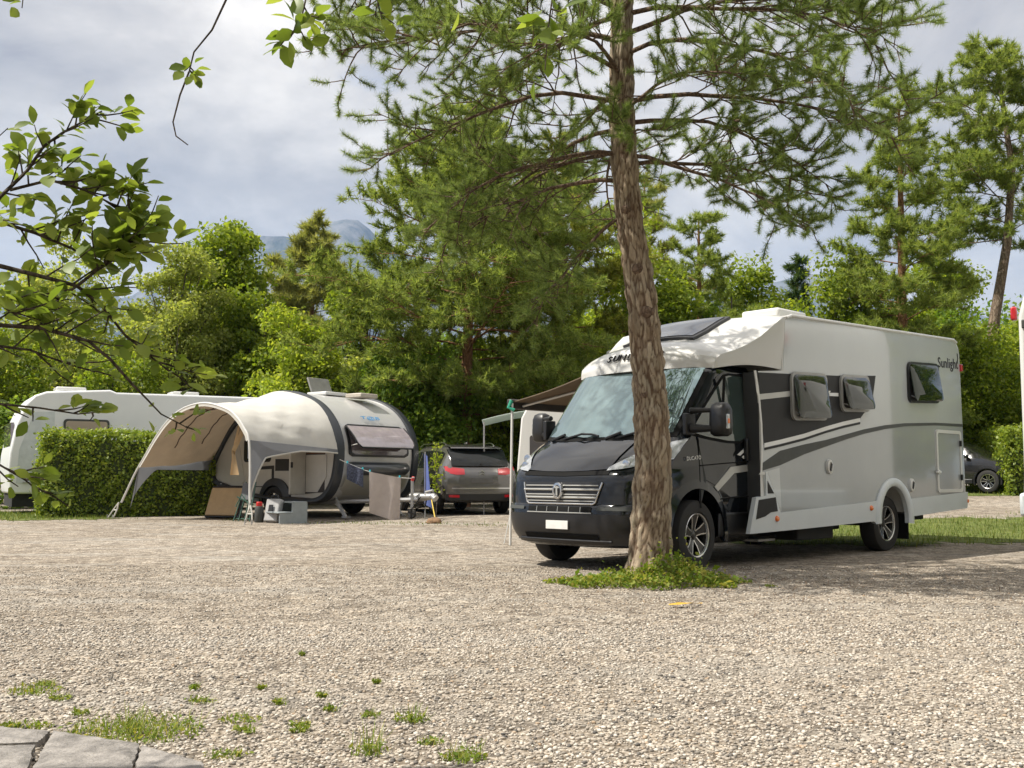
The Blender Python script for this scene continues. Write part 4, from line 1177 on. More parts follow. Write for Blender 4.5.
# ------------------------------------------------------------------ things lying about the caravan
p = at(222, 517, 22.4)
t = thing('cushion_board', 'tan cushioned board leaning back near the hedge', 'board', (p.x, p.y, float(gz(p.x, p.y))), R(-18))
mb = MB(); mb.box((0, .16, .36), (.86, .07, .74), None, Matrix.Rotation(R(-24), 3, 'X')); mb.build('frame', M['plastic_black'], t, bevel=.015)
mb = MB(); mb.box((-.02, .105, .365), (.78, .05, .64), None, Matrix.Rotation(R(-24), 3, 'X')); mb.build('cushion', M['tan'], t, bevel=.025, seg=3)
p = at(241, 520, 21.2)
t = thing('folding_chair', 'folded green tube camping chair propped by the canopy pole', 'chair', (p.x, p.y, float(gz(p.x, p.y))), R(-20))
M['green_tube'] = mat('green_tube', (.045, .10, .075), .4)
mb = MB()
for dx in (-.18, -.06, .08, .2):
    mb.tube([(dx, 0, .01), (dx * .8 + .04, .10, .42), (dx * .6 + .08, .2, .80)], .014, 6)
mb.tube([(-.2, .04, .06), (.2, .02, .06)], .014, 6); mb.tube([(-.15, .06, .5), (.2, .12, .34)], .014, 6); mb.tube([(-.15, .02, .3), (.0, .0, .55), (.2, .02, .3)], .014, 6)
mb.build('frame', M['green_tube'], t)
mb = MB(); mb.box((.05, .16, .60), (.30, .05, .36), None, Matrix.Rotation(R(-14), 3, 'X')); mb.build('seat_cloth', M['grey_cloth'], t, bevel=.015)
p = at(259, 519, 21.0)
t = thing('gas_bottle', 'small grey gas bottle with red cap behind the canopy pole', 'gas bottle', (p.x, p.y, float(gz(p.x, p.y))))
mb = MB(); mb.lathe([(0, 0), (.08, .0), (.09, .02), (.09, .27), (.07, .32), (.03, .34)], Matrix.Identity(4), 24); mb.build('body', M['decal_dark'], t)
mb = MB(); mb.lathe([(.055, .31), (.06, .32), (.06, .40), (.05, .41), (0, .41)], Matrix.Identity(4), 24); mb.build('cap', mat('red_cap', (.5, .02, .02), .4), t)
p = at(271, 519, 20.9)
t = thing('water_canister', 'pale grey water canister leaning on the caravan wheel', 'canister', (p.x, p.y, float(gz(p.x, p.y))), R(-25))
mb = MB(); mb.box((0, .08, .24), (.34, .15, .46), None, Matrix.Rotation(R(-14), 3, 'X')); mb.build('body', mat('grey_canister', (.36, .36, .36), .5), t, bevel=.03, seg=3)
mb = MB(); mb.tube([(-.10, .12, .46), (-.08, .14, .54), (.06, .14, .54), (.08, .12, .46)], .016, 6); mb.build('handle', M['plastic_black'], t)
mb = MB(); mb.box((.0, -.02, .28), (.10, .012, .16), None, Matrix.Rotation(R(-14), 3, 'X')); mb.build('label_patch', M['plastic_black'], t)
p = at(286, 521, 20.9)
t = thing('step_stool', 'grey plastic two-tread step stool below the caravan door', 'step stool', (p.x, p.y, float(gz(p.x, p.y))), CF)
mb = MB()
M['stool'] = mat('stool_plastic', (.24, .27, .28), .5)
for yy in (-.33, .33):
    mb.prism([Vector((-.28, yy - .015, 0)), Vector((-.28, yy - .015, .20)), Vector((-.02, yy - .015, .20)), Vector((-.02, yy - .015, .40)), Vector((.30, yy - .015, .40)), Vector((.30, yy - .015, 0))],
             [Vector((-.28, yy + .015, 0)), Vector((-.28, yy + .015, .20)), Vector((-.02, yy + .015, .20)), Vector((-.02, yy + .015, .40)), Vector((.30, yy + .015, .40)), Vector((.30, yy + .015, 0))])
mb.box((.285, 0, .2), (.03, .64, .40))
mb.build('side_panel', M['stool'], t)
for x, z in ((-.15, .20), (.14, .40)):
    mb = MB(); mb.box((x, 0, z + .012), (.32, .70, .03)); mb.build('tread', M['stool'], t, bevel=.01)
t.rotation_euler.z = R(35)

# washing line from the caravan rim to the jockey stem
t = thing('washing_line', 'sagging white washing line across the caravan nose', 'washing line', (cv_o.x, cv_o.y, GZ0), CF)
A0, A1 = Vector((.10, -1.19, 1.24)), Vector((1.14, -.04, .84))
A0.z += 0; lp = [A0.lerp(A1, k / 12) - Vector((0, 0, .10 * math.sin(math.pi * k / 12))) for k in range(13)]
mb = MB(); mb.tube(lp, .008, 6); mb.build('line', M['white_shell'], t)
mb = MB()
mb.tube([A1 + Vector((-.02, 0, -.05)), A1 + Vector((.03, -.02, .03))], .035, 6); mb.build('knot', mat('red_cord', (.5, .04, .04), .6), t)
def hang(name, label, cat, k0, k1, dz, mt, mt2=None, flare=0., parts=None):
    a = A0.lerp(A1, k0); b_ = A0.lerp(A1, k1)
    a.z -= .10 * math.sin(math.pi * k0); b_.z -= .10 * math.sin(math.pi * k1)
    tt_ = thing(name, label, cat, (cv_o.x, cv_o.y, GZ0), CF)
    rows = []
    n = Vector((b_ - a)).cross(Vector((0, 0, 1))).normalized()
    for j in range(9):
        q = j / 8; row = []
        for i in range(13):
            s_ = i / 12
            p_ = a.lerp(b_, .5 + (s_ - .5) * (1 - flare * q))
            p_.z -= .04 * 0 + dz * q * (1 + .10 * s_)
            row.append(p_ + n * (.03 * math.sin(s_ * 9 + q * 2) * (.3 + q) + .012) )
        rows.append(row)
    mb = MB(); mb.grid(rows); mb.grid([[p_ + n * .008 for p_ in r_] for r_ in rows]); mb.build('cloth', mt, tt_, smooth=60)
    mb = MB()
    for s_ in (.03, .97):
        p_ = a.lerp(b_, s_); mb.box(p_ + Vector((0, 0, .01)), (.02, .03, .07))
    mb.build('peg', mat('blue_peg', (.05, .45, .55), .4), tt_)
    return tt_
M['taupe'] = mat('taupe_towel', (.42, .37, .345), .95, var=.08, bump=.2, bscale=80)
M['denim'] = mat('patterned_navy', (.06, .07, .11), .9, var=.9, vscale=45)
hang('towel', 'large taupe towel drying on the line', 'towel', .40, .83, .86, M['taupe'], flare=.03)
hang('shorts', 'dark navy patterned shorts hanging on the line', 'shorts', .10, .32, .34, M['denim'], flare=-.05)
t = thing('blue_cloth', 'blue folded cloth hanging behind the caravan coupling', 'cloth', (cv_o.x, cv_o.y, GZ0), CF)
mb = MB(); rows = [[Vector((1.05 + .24 * s_ * (.5 + .5 * q), .42 + .03 * math.sin(5 * s_ + q), 1.38 - 1.1 * q - .06 * s_)) for s_ in np.linspace(0, 1, 6)] for q in np.linspace(0, 1, 8)]
mb.grid(rows); mb.grid([[p_ + Vector((0, .01, 0)) for p_ in r_] for r_ in rows]); mb.build('cloth', mat('blue_cloth', (.10, .14, .36), .9), t, smooth=60)
mb = MB(); mb.tube([(1.08, .44, .0), (1.07, .44, 1.42)], .014, 6); mb.build('pole', M['metal_grey'], t)
p = wpos(434, 524, 20.6)
mb = MB()
bm = bmesh.new(); bmesh.ops.create_icosphere(bm, subdivisions=3, radius=1.0)
for v in bm.verts:
    k = 1 + .10 * math.sin(v.co.x * 4 + 1) * math.sin(v.co.y * 3.3) + .06 * math.sin(v.co.z * 7 + v.co.x * 5)
    v.co = Vector((v.co.x * .15 * k, v.co.y * .12 * k, max(-.02, v.co.z * .10 * k)))
mb.add([v.co for v in bm.verts], [[v.index for v in f.verts] for f in bm.faces]); bm.free()
st = mb.build('rock', mat('brown_rock', (.20, .12, .065), .9, var=.35, vscale=14, bump=.5, bscale=30), None, smooth=60)
st.location = (p[0], p[1], p[2] + .02)
tag(st, 'rounded brown rock on the gravel below the coupling', 'rock')
# yellow strap to the rock
mb = MB(); q0 = cvw(1.52, .12, .42); mb.tube([q0, Vector(p) + Vector((.02, 0, .1))], .012, 6); o = mb.build('tie_strap', mat('yellow_strap', (.5, .36, .06), .7), None)
tag(o, 'yellow strap tied from the coupling down to the rock', 'strap')

# ------------------------------------------------------------------ cars
def ring_pts(s):
    x, z0, zb, zt, w0, wb, wr = s
    half = [(0, z0), (w0 * .80, z0), (w0, z0 + .10), (wb * 1.0, z0 + (zb - z0) * .45), (wb * 1.005, z0 + (zb - z0) * .75), (wb * .965, zb), (wr, zb + (zt - zb) * .86), (wr * .86, zb + (zt - zb) * .96), (wr * .5, zt - .002), (0, zt)]
    return [Vector((x, -y, z)) for y, z in half] + [Vector((x, y, z)) for y, z in reversed(half[1:-1])]
def interp_sec(S, x):
    xs = [s[0] for s in S]
    return (x,) + tuple(float(np.interp(x, xs, [s[k] for s in S])) for k in range(1, 7))
def make_car(name, label, loc, rz, S, paint, arches, wx, wr, x_glass, tags):
    t = thing(name, label, 'car', loc, rz)
    xs = np.concatenate([np.linspace(a[0], b_[0], 4)[:-1] for a, b_ in zip(S[:-1], S[1:])] + [[S[-1][0]]])
    rows = [ring_pts(interp_sec(S, float(x))) for x in xs]
    mb = MB(); mb.grid(rows, close=True)
    n = len(rows[0]); mb.f.append(list(range(n))); mb.m.append(0); mb.f.append([len(mb.v) - n + k for k in range(n)]); mb.m.append(0)
    body = mb.build('body', paint, None, smooth=32)
    boolean_cut(body, [wheel_cutter(x, wr, wr * 1.16, s_ * 1.2, s_ * .55) for x in wx for s_ in (-1, 1)])
    body.parent = t
    for x in wx:
        for s_ in (-1, 1):
            wheel_set(t, x, s_ * (interp_sec(S, x)[5] - .10), wr - .004, s_, R_=wr, wid=.21, rim_r=wr * .64, style='twin')
            inn, out = arc_ring(x, wr, wr * 1.13, wr * 1.27, -14, 194)
            yy = interp_sec(S, x)[5]
            mb = MB(); mb.grid([[Vector((px_, s_ * y, z)) for px_, z in pp] for pp, y in ((inn, yy - .06), (inn, yy + .012), (out, yy + .008), (out, yy - .05))]); mb.build('wheel_arch', M['plastic_black'], t, smooth=50)
    def glass_side(xa, xb, n=8, f0=.10, f1=.86):
        for s_ in (-1, 1):
            rows = [[], []]
            for x in np.linspace(xa, xb, n):
                r_ = ring_pts(interp_sec(S, float(x)))
                a, b_ = r_[5], r_[6]
                pa, pb = a.lerp(b_, f0), a.lerp(b_, f1)
                for q, p_ in enumerate((pa, pb)):
                    rows[q].append(Vector((p_.x, (p_.y - .012) * (1 if s_ < 0 else -1), p_.z)))
            mb = MB(); mb.grid(rows); mb.build('side_window', M['car_glass'], t, smooth=30)
    for xa, xb in x_glass: glass_side(xa, xb)
    mb = MB()
    for s_ in (-1, 1):
        yy = interp_sec(S, wx[0] + .5)[5]
        mb.box(((wx[0] + wx[1]) / 2, s_ * (yy - .02), .30), (wx[1] - wx[0] - .8, .06, .14))
    mb.build('sill', M['plastic_black'], t, bevel=.02)
    return t
M['grey_paint'] = mat('dark_grey_car_paint', (.13, .125, .12), .25, .5, 1.0, .08, 3)
M['black_paint'] = mat('black_car_paint', (.02, .02, .022), .25, .3, 1.0, .08, 3)
# grey estate car seen from behind: x forward
SUV = [(-2.25, .50, .86, .90, .78, .84, .62), (-2.20, .36, .95, 1.00, .84, .90, .72), (-2.10, .30, 1.06, 1.22, .86, .915, .74), (-1.86, .27, 1.08, 1.50, .87, .92, .70), (-1.62, .26, 1.08, 1.60, .88, .925, .68), (-.9, .25, 1.06, 1.665, .89, .925, .69), (.1, .25, 1.04, 1.66, .89, .92, .68),
       (.75, .25, 1.02, 1.52, .89, .915, .66), (1.40, .25, 1.0, 1.14, .88, .90, .72), (1.55, .26, .98, 1.03, .88, .89, .74), (2.05, .28, .86, .90, .84, .85, .7), (2.30, .34, .68, .72, .74, .76, .6), (2.36, .42, .56, .6, .62, .64, .5)]
p = at(449, 511, 26.3)
rzc = math.atan2(math.cos(R(23)), -math.sin(R(23)))
CAR = make_car('parked_car', 'dark grey hatchback seen from behind beside the rounded caravan', (p.x, p.y, float(gz(p.x, p.y))), rzc, SUV, M['grey_paint'], None, (-1.42, 1.36), .335, [(-1.75, -1.2), (-1.1, -.15), (-.05, .8)], None)
def rear_x(z): return float(np.interp(z, [.5, .86, .95, 1.06, 1.10, 1.22, 1.50, 1.60], [-2.25, -2.255, -2.245, -2.19, -2.16, -2.10, -1.86, -1.62]))
def rpatch(name, lower, upper, off, mt, parent, n=14, m=4):
    y0, y1 = lower[0][0], lower[-1][0]; rows = []
    for j in range(m + 1):
        r_ = []
        for y in np.linspace(y0, y1, n + 1):
            z = poly_interp(lower, y)[0] * (1 - j / m) + poly_interp(upper, y)[0] * j / m
            r_.append(Vector((rear_x(z) + .10 * abs(y / .9) ** 4 - off, y, z)))
        rows.append(r_)
    mb = MB(); mb.grid(rows); mb.grid([rows[0], [p_ + Vector((.05, 0, 0)) for p_ in rows[0]]]); mb.grid([rows[-1], [p_ + Vector((.05, 0, 0)) for p_ in rows[-1]]])
    mb.grid([[r_[0] for r_ in rows], [r_[0] + Vector((.06, 0, 0)) for r_ in rows]]); mb.grid([[r_[-1] for r_ in rows], [r_[-1] + Vector((.06, 0, 0)) for r_ in rows]])
    return mb.build(name, mt, parent, smooth=40)
rpatch('tailgate', [(-.76, .72), (.76, .72)], [(-.74, 1.09), (.74, 1.09)], .012, M['grey_paint'], CAR)
rpatch('rear_window', [(-.70, 1.13), (.70, 1.13)], [(-.60, 1.52), (.60, 1.52)], .055, M['car_glass'], CAR)
mb = MB(); rows = [[Vector((x + .10 * abs(t_) ** 3, t_ * .64, z)) for t_ in np.linspace(-1, 1, 11)] for x, z in ((-1.60, 1.62), (-1.98, 1.565), (-2.0, 1.54), (-1.80, 1.52))]
mb.grid(rows); mb.build('spoiler', M['grey_paint'], CAR, smooth=30)
for s_ in (-1, 1):
    lo = [(.42, .93), (.60, .92), (.86, .97)]; up = [(.42, 1.06), (.60, 1.09), (.86, 1.12)]
    if s_ < 0: lo = [(-y, z) for y, z in reversed(lo)]; up = [(-y, z) for y, z in reversed(up)]
    tl = rpatch('tail_light', lo, up, .022, M['red'], CAR)
    lo = [(.56, .40), (.80, .41)]; up = [(.56, .46), (.80, .465)]
    if s_ < 0: lo = [(-y, z) for y, z in reversed(lo)]; up = [(-y, z) for y, z in reversed(up)]
    rpatch('reflector', lo, up, .055, M['red'], CAR)
bp = rpatch('rear_bumper', [(-.86, .36), (.86, .36)], [(-.86, .66), (.86, .66)], .035, M['grey_paint'], CAR)
rpatch('bumper_trim', [(-.86, .34), (.86, .34)], [(-.84, .48), (.84, .48)], .045, M['plastic_black'], bp)
rpatch('bumper_strip', [(-.84, .595), (.84, .595)], [(-.84, .625), (.84, .625)], .043, M['chrome'], bp)
rpatch('licence_plate', [(-.27, .74), (.27, .74)], [(-.27, .85), (.27, .85)], .022, mat('dark_grey_plate', (.10, .10, .10), .5), CAR)  # plate has a plain dark grey base colour
mb = MB()
for dz in (0, .055):
    mb.prism([Vector((-2.272, y, z + dz)) for y, z in ((-.07, .93), (0, .975), (.07, .93), (.07, .91), (0, .955), (-.07, .91))], [Vector((-2.25, y, z + dz)) for y, z in ((-.07, .93), (0, .975), (.07, .93), (.07, .91), (0, .955), (-.07, .91))])
mb.build('emblem', M['chrome'], CAR)
mb = MB()
for s_ in (-1, 1): mb.tube([(-1.5, s_ * .60, 1.63), (-1.3, s_ * .61, 1.69), (.2, s_ * .62, 1.69), (.5, s_ * .60, 1.63)], .016, 6)
mb.build('roof_rail', M['chrome'], CAR)
mb = MB(); mb.box((-1.2, 0, 1.68), (.16, .05, .05)); mb.build('aerial_fin', M['grey_paint'], CAR, bevel=.02)
mb = MB(); mb.tube([(-2.20, .02, 1.16), (-2.06, -.25, 1.24)], .012, 6); mb.build('rear_wiper', M['plastic_black'], CAR)

# black hatchback beyond the motorhome's rear corner
HB = [(-1.95, .46, .84, .88, .72, .78, .6), (-1.90, .32, .95, 1.0, .80, .84, .68), (-1.70, .26, 1.0, 1.34, .82, .86, .62), (-1.2, .25, 1.0, 1.47, .83, .865, .62), (-.3, .24, .98, 1.50, .83, .865, .62), (.35, .24, .96, 1.40, .83, .865, .60), (1.0, .24, .94, 1.03, .83, .855, .68), (1.12, .24, .93, .98, .82, .85, .7), (1.48, .27, .84, .88, .79, .82, .66), (1.68, .32, .70, .74, .70, .74, .55), (1.75, .42, .58, .6, .55, .6, .4)]
p = at(957, 492, 30.0)
BC = make_car('parked_car', 'black hatchback parked by the hedge beyond the white motorhome', (p.x, p.y, float(gz(p.x, p.y))), R(-48), HB, M['black_paint'], None, (-1.25, 1.25), .31, [(-1.45, -.55), (-.45, .55)], None)
for s_ in (-1, 1):
    mb = MB(); mb.prism([Vector((x, s_ * y, z)) for x, y, z in ((1.36, .81, .80), (1.64, .70, .72), (1.68, .64, .64), (1.42, .81, .68))], [Vector((x - .05, s_ * (y - .06), z)) for x, y, z in ((1.36, .81, .80), (1.64, .70, .72), (1.68, .64, .64), (1.42, .81, .68))]); mb.build('headlight', M['clear_lamp'], BC, smooth=0)
    mb = MB(); mb.box((.72, s_ * .93, .99), (.12, .16, .11)); mb.build('door_mirror', M['black_paint'], BC, bevel=.03)
    mb = MB(); mb.tube([(.15, s_ * .868, .45), (.18, s_ * .868, .92)], .006, 5); mb.box((-.05, s_ * .872, .82), (.14, .02, .03)); mb.build('door_seams', M['rubber'], BC)

# ------------------------------------------------------------------ long white caravan behind the hedge
WA = Vector((.86, .51, 0)).normalized()
p0 = at(8, 490, 24.6)
WC = thing('white_caravan', 'long white caravan behind the clipped hedge', 'caravan', (p0.x, p0.y, .20), math.atan2(WA.y, WA.x))
M['white_van'] = mat('white_caravan_skin', (.68, .70, .71), .4, 0, .2, .04, 1.5)
pr = [(.05, .35), (-.02, .9), (.0, 1.3), (.12, 2.0), (.30, 2.48), (.50, 2.70), (.75, 2.80), (2.2, 2.90), (2.35, 2.84), (6.0, 2.86), (6.9, 2.80), (7.1, 2.6), (7.15, .35)]
mb = MB(); mb.prism([Vector((x, -.02, z)) for x, z in pr], [Vector((x, 2.3, z)) for x, z in pr]); mb.build('body', M['white_van'], WC, smooth=30, bevel=.05, seg=3)
mb = MB(); mb.prism([Vector((x, -.028, z)) for x, z in ((.16, .6), (.20, 1.4), (.50, 2.30), (.95, 2.32), (.95, .6))], [Vector((x, -.01, z)) for x, z in ((.16, .6), (.20, 1.4), (.50, 2.30), (.95, 2.32), (.95, .6))]); mb.build('corner_panel', mat('pale_panel', (.52, .56, .57), .4), WC, smooth=0)
o_ = rrect(1.15, 1.55, 2.2, 2.15, .08); i_ = rrect(1.20, 1.60, 2.15, 2.10, .06)
mb = MB(); mb.prism([Vector((x, -.05, z)) for x, z in o_], [Vector((x, -.02, z)) for x, z in o_]); w_ = mb.build('window', M['decal_dark'], WC, smooth=0)
mb = MB(); mb.prism([Vector((x, -.056, z)) for x, z in i_], [Vector((x, -.049, z)) for x, z in i_]); mb.build('blind', M['canopy_beige'], w_, smooth=0)
mb = MB(); mb.prism([Vector((.03 + .07, y, z)) for y, z in ((.25, 1.3), (2.05, 1.3), (1.95, 2.05), (.35, 2.05))], [Vector((.0 + .03, y, z)) for y, z in ((.25, 1.3), (2.05, 1.3), (1.95, 2.05), (.35, 2.05))]); mb.build('front_window', M['acrylic_smoke'], WC)
mb = MB(); mb.tube([(.3, -.04, .62), (7.0, -.04, .62)], .02, 6); mb.build('trim_strip', M['decal_silver'], WC)
for s_ in (-1,): wheel_set(WC, 3.9, .10, .30, -1, R_=.33, wid=.2, rim_r=.2, style='plain')
mb = MB(); mb.box((.5, 1.1, .22), (.8, 2.0, .36)); mb.build('under_skirt', M['underbody'], WC)
for x in (1.4, 4.2):
    mb = MB(); mb.box((x, 1.0, 2.94), (.7, .6, .10)); mb.build('roof_hatch', M['white_shell'], WC, bevel=.03)

# white van end showing at the right edge of the yard
p = at(1023.5, 500, 12.0)
RV = thing('camper_van', 'white camper corner with red marker lamp at the yard edge', 'camper', (p.x, p.y, float(gz(p.x, p.y))), R(-29))
pr = [(.06, .40), (.0, .62), (.02, 1.0), (.03, 2.8), (.10, 3.06), (.25, 3.16), (6.0, 3.16), (6.0, .40)]
mb = MB(); mb.prism([Vector((x, 0, z)) for x, z in pr], [Vector((x, 2.2, z)) for x, z in pr]); mb.build('body', M['white_shell'], RV, smooth=30, bevel=.04, seg=3)
mb = MB(); mb.box((-.02, .10, 2.84), (.07, .12, .16)); mb.build('marker_lamp', M['red'], RV, bevel=.02)
mb = MB(); mb.box((.02, .5, .62), (.10, 1.4, .26)); mb.build('bumper', M['skirt'], RV, bevel=.03)
mb = MB(); mb.box((.14, -.012, 2.7), (.16, .03, .10)); mb.build('vent_cap', M['decal_dark'], RV, bevel=.01)
for x in (1.2, 4.6): wheel_set(RV, x, .12, .34, -1, R_=.34, wid=.22, rim_r=.21, style='plain')

# pale caravan and its awning beyond the brown awning
p = at(516, 500, 24.0)
BV = thing('white_van', 'white van with dark side opening half hidden beyond the black bonnet', 'van', (p.x, p.y, .05), R(-9))
mb = MB(); pr = [(0.0, .5), (.03, 1.2), (.12, 2.25), (.25, 2.5), (.5, 2.6), (4.5, 2.6), (4.6, 2.4), (4.6, .5)]
mb.prism([Vector((x, 0, z)) for x, z in pr], [Vector((x, 2.1, z)) for x, z in pr]); mb.build('body', M['white_shell'], BV, smooth=30, bevel=.04)
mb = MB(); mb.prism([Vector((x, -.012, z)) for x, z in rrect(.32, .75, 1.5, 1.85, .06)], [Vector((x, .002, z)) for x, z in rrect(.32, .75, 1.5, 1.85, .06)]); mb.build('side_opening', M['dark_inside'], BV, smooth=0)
for x in (.8, 3.6): wheel_set(BV, x, .12, .33, -1, R_=.34, wid=.22, rim_r=.2, style='plain')
p = at(482, 500, 24.8)
SA = thing('sun_sail', 'pale green sun sail spread beside the white van', 'sun sail', (p.x, p.y, float(gz(p.x, p.y))), 0)
rows = [[Vector((x, 1.6 * t_ - .2, 2.16 + .30 * math.sin(math.pi * min(1, (x + .2) / 3.4)) - .06 * t_)) for x in np.linspace(0, 2.4, 10)] for t_ in np.linspace(0, 1, 5)]
mb = MB(); mb.grid(rows); mb.grid([[p_ + Vector((0, 0, .01)) for p_ in r_] for r_ in rows]); mb.build('sail_cloth', cloth_mat('pale_sail', (.52, .58, .54), .4), SA, smooth=60)
for x in (.05, 2.3):
    mb = MB(); mb.tube([(x, -.18, 0), (x, -.18, 2.17 + (.2 if x > 1 else 0))], .02, 6); mb.build('pole', M['metal_grey'], SA)
# ------------------------------------------------------------------ vegetation
UPV = np.array([0, 0, 1.0])
def unit(v): return v / (np.linalg.norm(v, axis=-1, keepdims=True) + 1e-9)
def leaf_quads(P, L, W, up=.45, out=None, ow=.4, droop=0.0):
    """Leaf diamonds at points P: facing a mix of up / outward / random."""
    n = len(P)
    nrm = unit(rng.normal(size=(n, 3)) * .75 + UPV * up + (0 if out is None else unit(out) * ow))
    d = rng.normal(size=(n, 3)); d[:, 2] -= droop
    d = unit(d - nrm * (d * nrm).sum(1, keepdims=True)); s = np.cross(nrm, d)
    l = (L * (.65 + .7 * rng.random(n)))[:, None]; w = l * (W / L)
    V = np.stack([P - d * l * .5, P + s * w * .5 + nrm * l * .06, P + d * l * .5 - nrm * l * .04, P - s * w * .5 + nrm * l * .06], 1)
    return V.reshape(-1, 3), np.arange(4 * n).reshape(-1, 4)
def limb_path(p0, d, L, n=6, droop=0., wob=.12, r=rnd):
    p = Vector(p0); d = Vector(d).normalized(); pts = [p.copy()]
    for i in range(n):
        d = (d + Vector((r.uniform(-wob, wob), r.uniform(-wob, wob), r.uniform(-wob, wob) - droop))).normalized()
        p = p + d * (L / n); pts.append(p.copy())
    return pts
def pick(pts, t):
    k = t * (len(pts) - 1); i = min(int(k), len(pts) - 2)
    return pts[i].lerp(pts[i + 1], k - i), (pts[i + 1] - pts[i]).normalized()

BARK = bark_mat('grey_brown_bark', (.10, .085, .07), (.22, .19, .16))
BARK_PINE = bark_mat('pine_bark', (.16, .12, .085), (.38, .31, .235), 5.0, 1.0)
BARK_LIMB = bark_mat('limb_bark', (.12, .085, .06), (.26, .19, .14), 9.0, .5)
BARK_RED = bark_mat('red_pine_bark', (.20, .105, .055), (.36, .21, .12), 8.0, .5)
LM = {
 'fresh': leaf_mat('fresh_green_leaf', (0.110, 0.171, 0.016), (0.177, 0.242, 0.025), (0.268, 0.319, 0.046), .55),
 'pale': leaf_mat('pale_birch_leaf', (0.195, 0.248, 0.052), (0.268, 0.319, 0.081), (0.366, 0.389, 0.127), .55),
 'deep': leaf_mat('deep_green_leaf', (.078, .145, .018), (.14, .225, .03), (.225, .30, .05), .54),
 'yellow': leaf_mat('yellow_green_leaf', (.165, .235, .02), (.245, .32, .035), (.35, .39, .07), .55),
 'hedge': leaf_mat('hedge_leaf', (0.098, 0.159, 0.014), (0.171, 0.236, 0.023), (0.281, 0.330, 0.046), .4, .45, .4),
 'near': leaf_mat('near_leaf', (.10, .155, .025), (.165, .23, .04), (.25, .31, .065), .5, .45, .35),
 'weed': leaf_mat('weed_leaf', (.10, .16, .02), (.16, .23, .03), (.34, .31, .09), .4, .6, .2),
 'pine': leaf_mat('pine_needles', (.105, .165, .05), (.18, .25, .08), (.29, .35, .14), .48, .5, .2),
 'pine2': leaf_mat('far_pine_needles', (.135, .195, .045), (.21, .275, .07), (.31, .35, .115), .52, .6, .15),
 'pine3': leaf_mat('brownish_pine_needles', (.18, .215, .07), (.26, .28, .09), (.34, .34, .13), .54, .6, .15),
 'pine4': leaf_mat('yellowish_pine_needles', (.15, .18, .03), (.22, .25, .05), (.31, .31, .08), .50, .6, .15),
 'spruce': leaf_mat('dark_spruce_needles', (0.030, 0.065, 0.021), (0.061, 0.106, 0.030), (0.104, 0.153, 0.046), .35, .6, .15),
}
def broadleaf(name, label, base, height, radii, leaves, lsize, key, group=None, clumps=46, trunk_r=.16, low=.25, csize=.38, cat='tree', crown_dx=0., parts=True, tint=None):
    x, y = base; z0 = float(gz(x, y))
    t = thing(name, label, cat, (x, y, z0 - .03), 0, group)
    rx, ry, rz_ = radii
    cz = height - rz_
    cs = []
    while len(cs) < clumps:
        v = rng.normal(size=3); v /= np.linalg.norm(v); r_ = rng.random() ** .30
        lump = 1 + .22 * math.sin(v[0] * 4 + x) * math.sin(v[1] * 5 + y * 2) + .12 * math.sin(v[2] * 9 + x * 3)
        c = v * r_ * np.array([rx, ry, rz_]) * lump
        if c[2] + cz < height * low * .6: continue
        c[0] *= 1 - .35 * max(0, c[2] / rz_) ; c[1] *= 1 - .35 * max(0, c[2] / rz_)
        cs.append(c + np.array([crown_dx, 0, cz]))
    cs = np.array(cs)
    mb = MB()
    tp = [Vector((0, 0, 0)), Vector((rnd.uniform(-.1, .1), 0, height * .25)), Vector((crown_dx * .4 + rnd.uniform(-.15, .15), rnd.uniform(-.1, .1), height * .5)), Vector((crown_dx * .8, 0, height * .72)), Vector((crown_dx, 0, height * .93))]
    mb.tube(tp, [trunk_r, trunk_r * .8, trunk_r * .6, trunk_r * .35, .02], 8)
    for c in cs:
        tz = min(.92, max(.15, (c[2] - rz_ * .35) / height * .9))
        p, _ = pick(tp, tz)
        e = Vector(c); m_ = p.lerp(e, .5) + Vector((0, 0, -.1 * (e - p).length))
        mb.tube([p, m_, e], [trunk_r * .22, trunk_r * .14, .012], 5, cap=False)
    tr = mb.build('trunk', BARK, t, smooth=60, fix=False)
    per = leaves // clumps; Vs, Fs, k = [], [], 0
    for c in cs:
        cr_ = csize * min(rx, rz_) * (.6 + .7 * rng.random())
        d = unit(rng.normal(size=(per, 3))); rad = cr_ * (rng.random(per) ** .42)[:, None]
        P = c + d * rad * np.array([1.15, 1.15, .72])
        P[:, 2] += .12 * cr_ * np.sin(P[:, 0] * 9) 
        V, F = leaf_quads(P, lsize, lsize * .62, .5, d, .5, .3)
        Vs.append(V); Fs.append(F + k); k += len(V)
    np_mesh('crown', np.concatenate(Vs), np.concatenate(Fs), LM[key], t)
    return t

def needle_tufts(P, D, K, L, W, spread=.9):
    """K needles from each tuft point P along direction D."""
    n = len(P)
    Pn = np.repeat(P, K, 0); Dn = np.repeat(D, K, 0)
    dirs = unit(Dn * (.35 + .5 * rng.random((n * K, 1))) + rng.normal(size=(n * K, 3)) * spread * .78 + UPV * .12)
    l = L * (.6 + .6 * rng.random((n * K, 1)))
    base = Pn + Dn * (rng.random((n * K, 1)) - .65) * L * 1.0
    s = unit(np.cross(dirs, rng.normal(size=(n * K, 3)))) * W * .5
    V = np.stack([base - s, base + s, base + dirs * l], 1)
    return V.reshape(-1, 3), np.arange(3 * n * K).reshape(-1, 3)

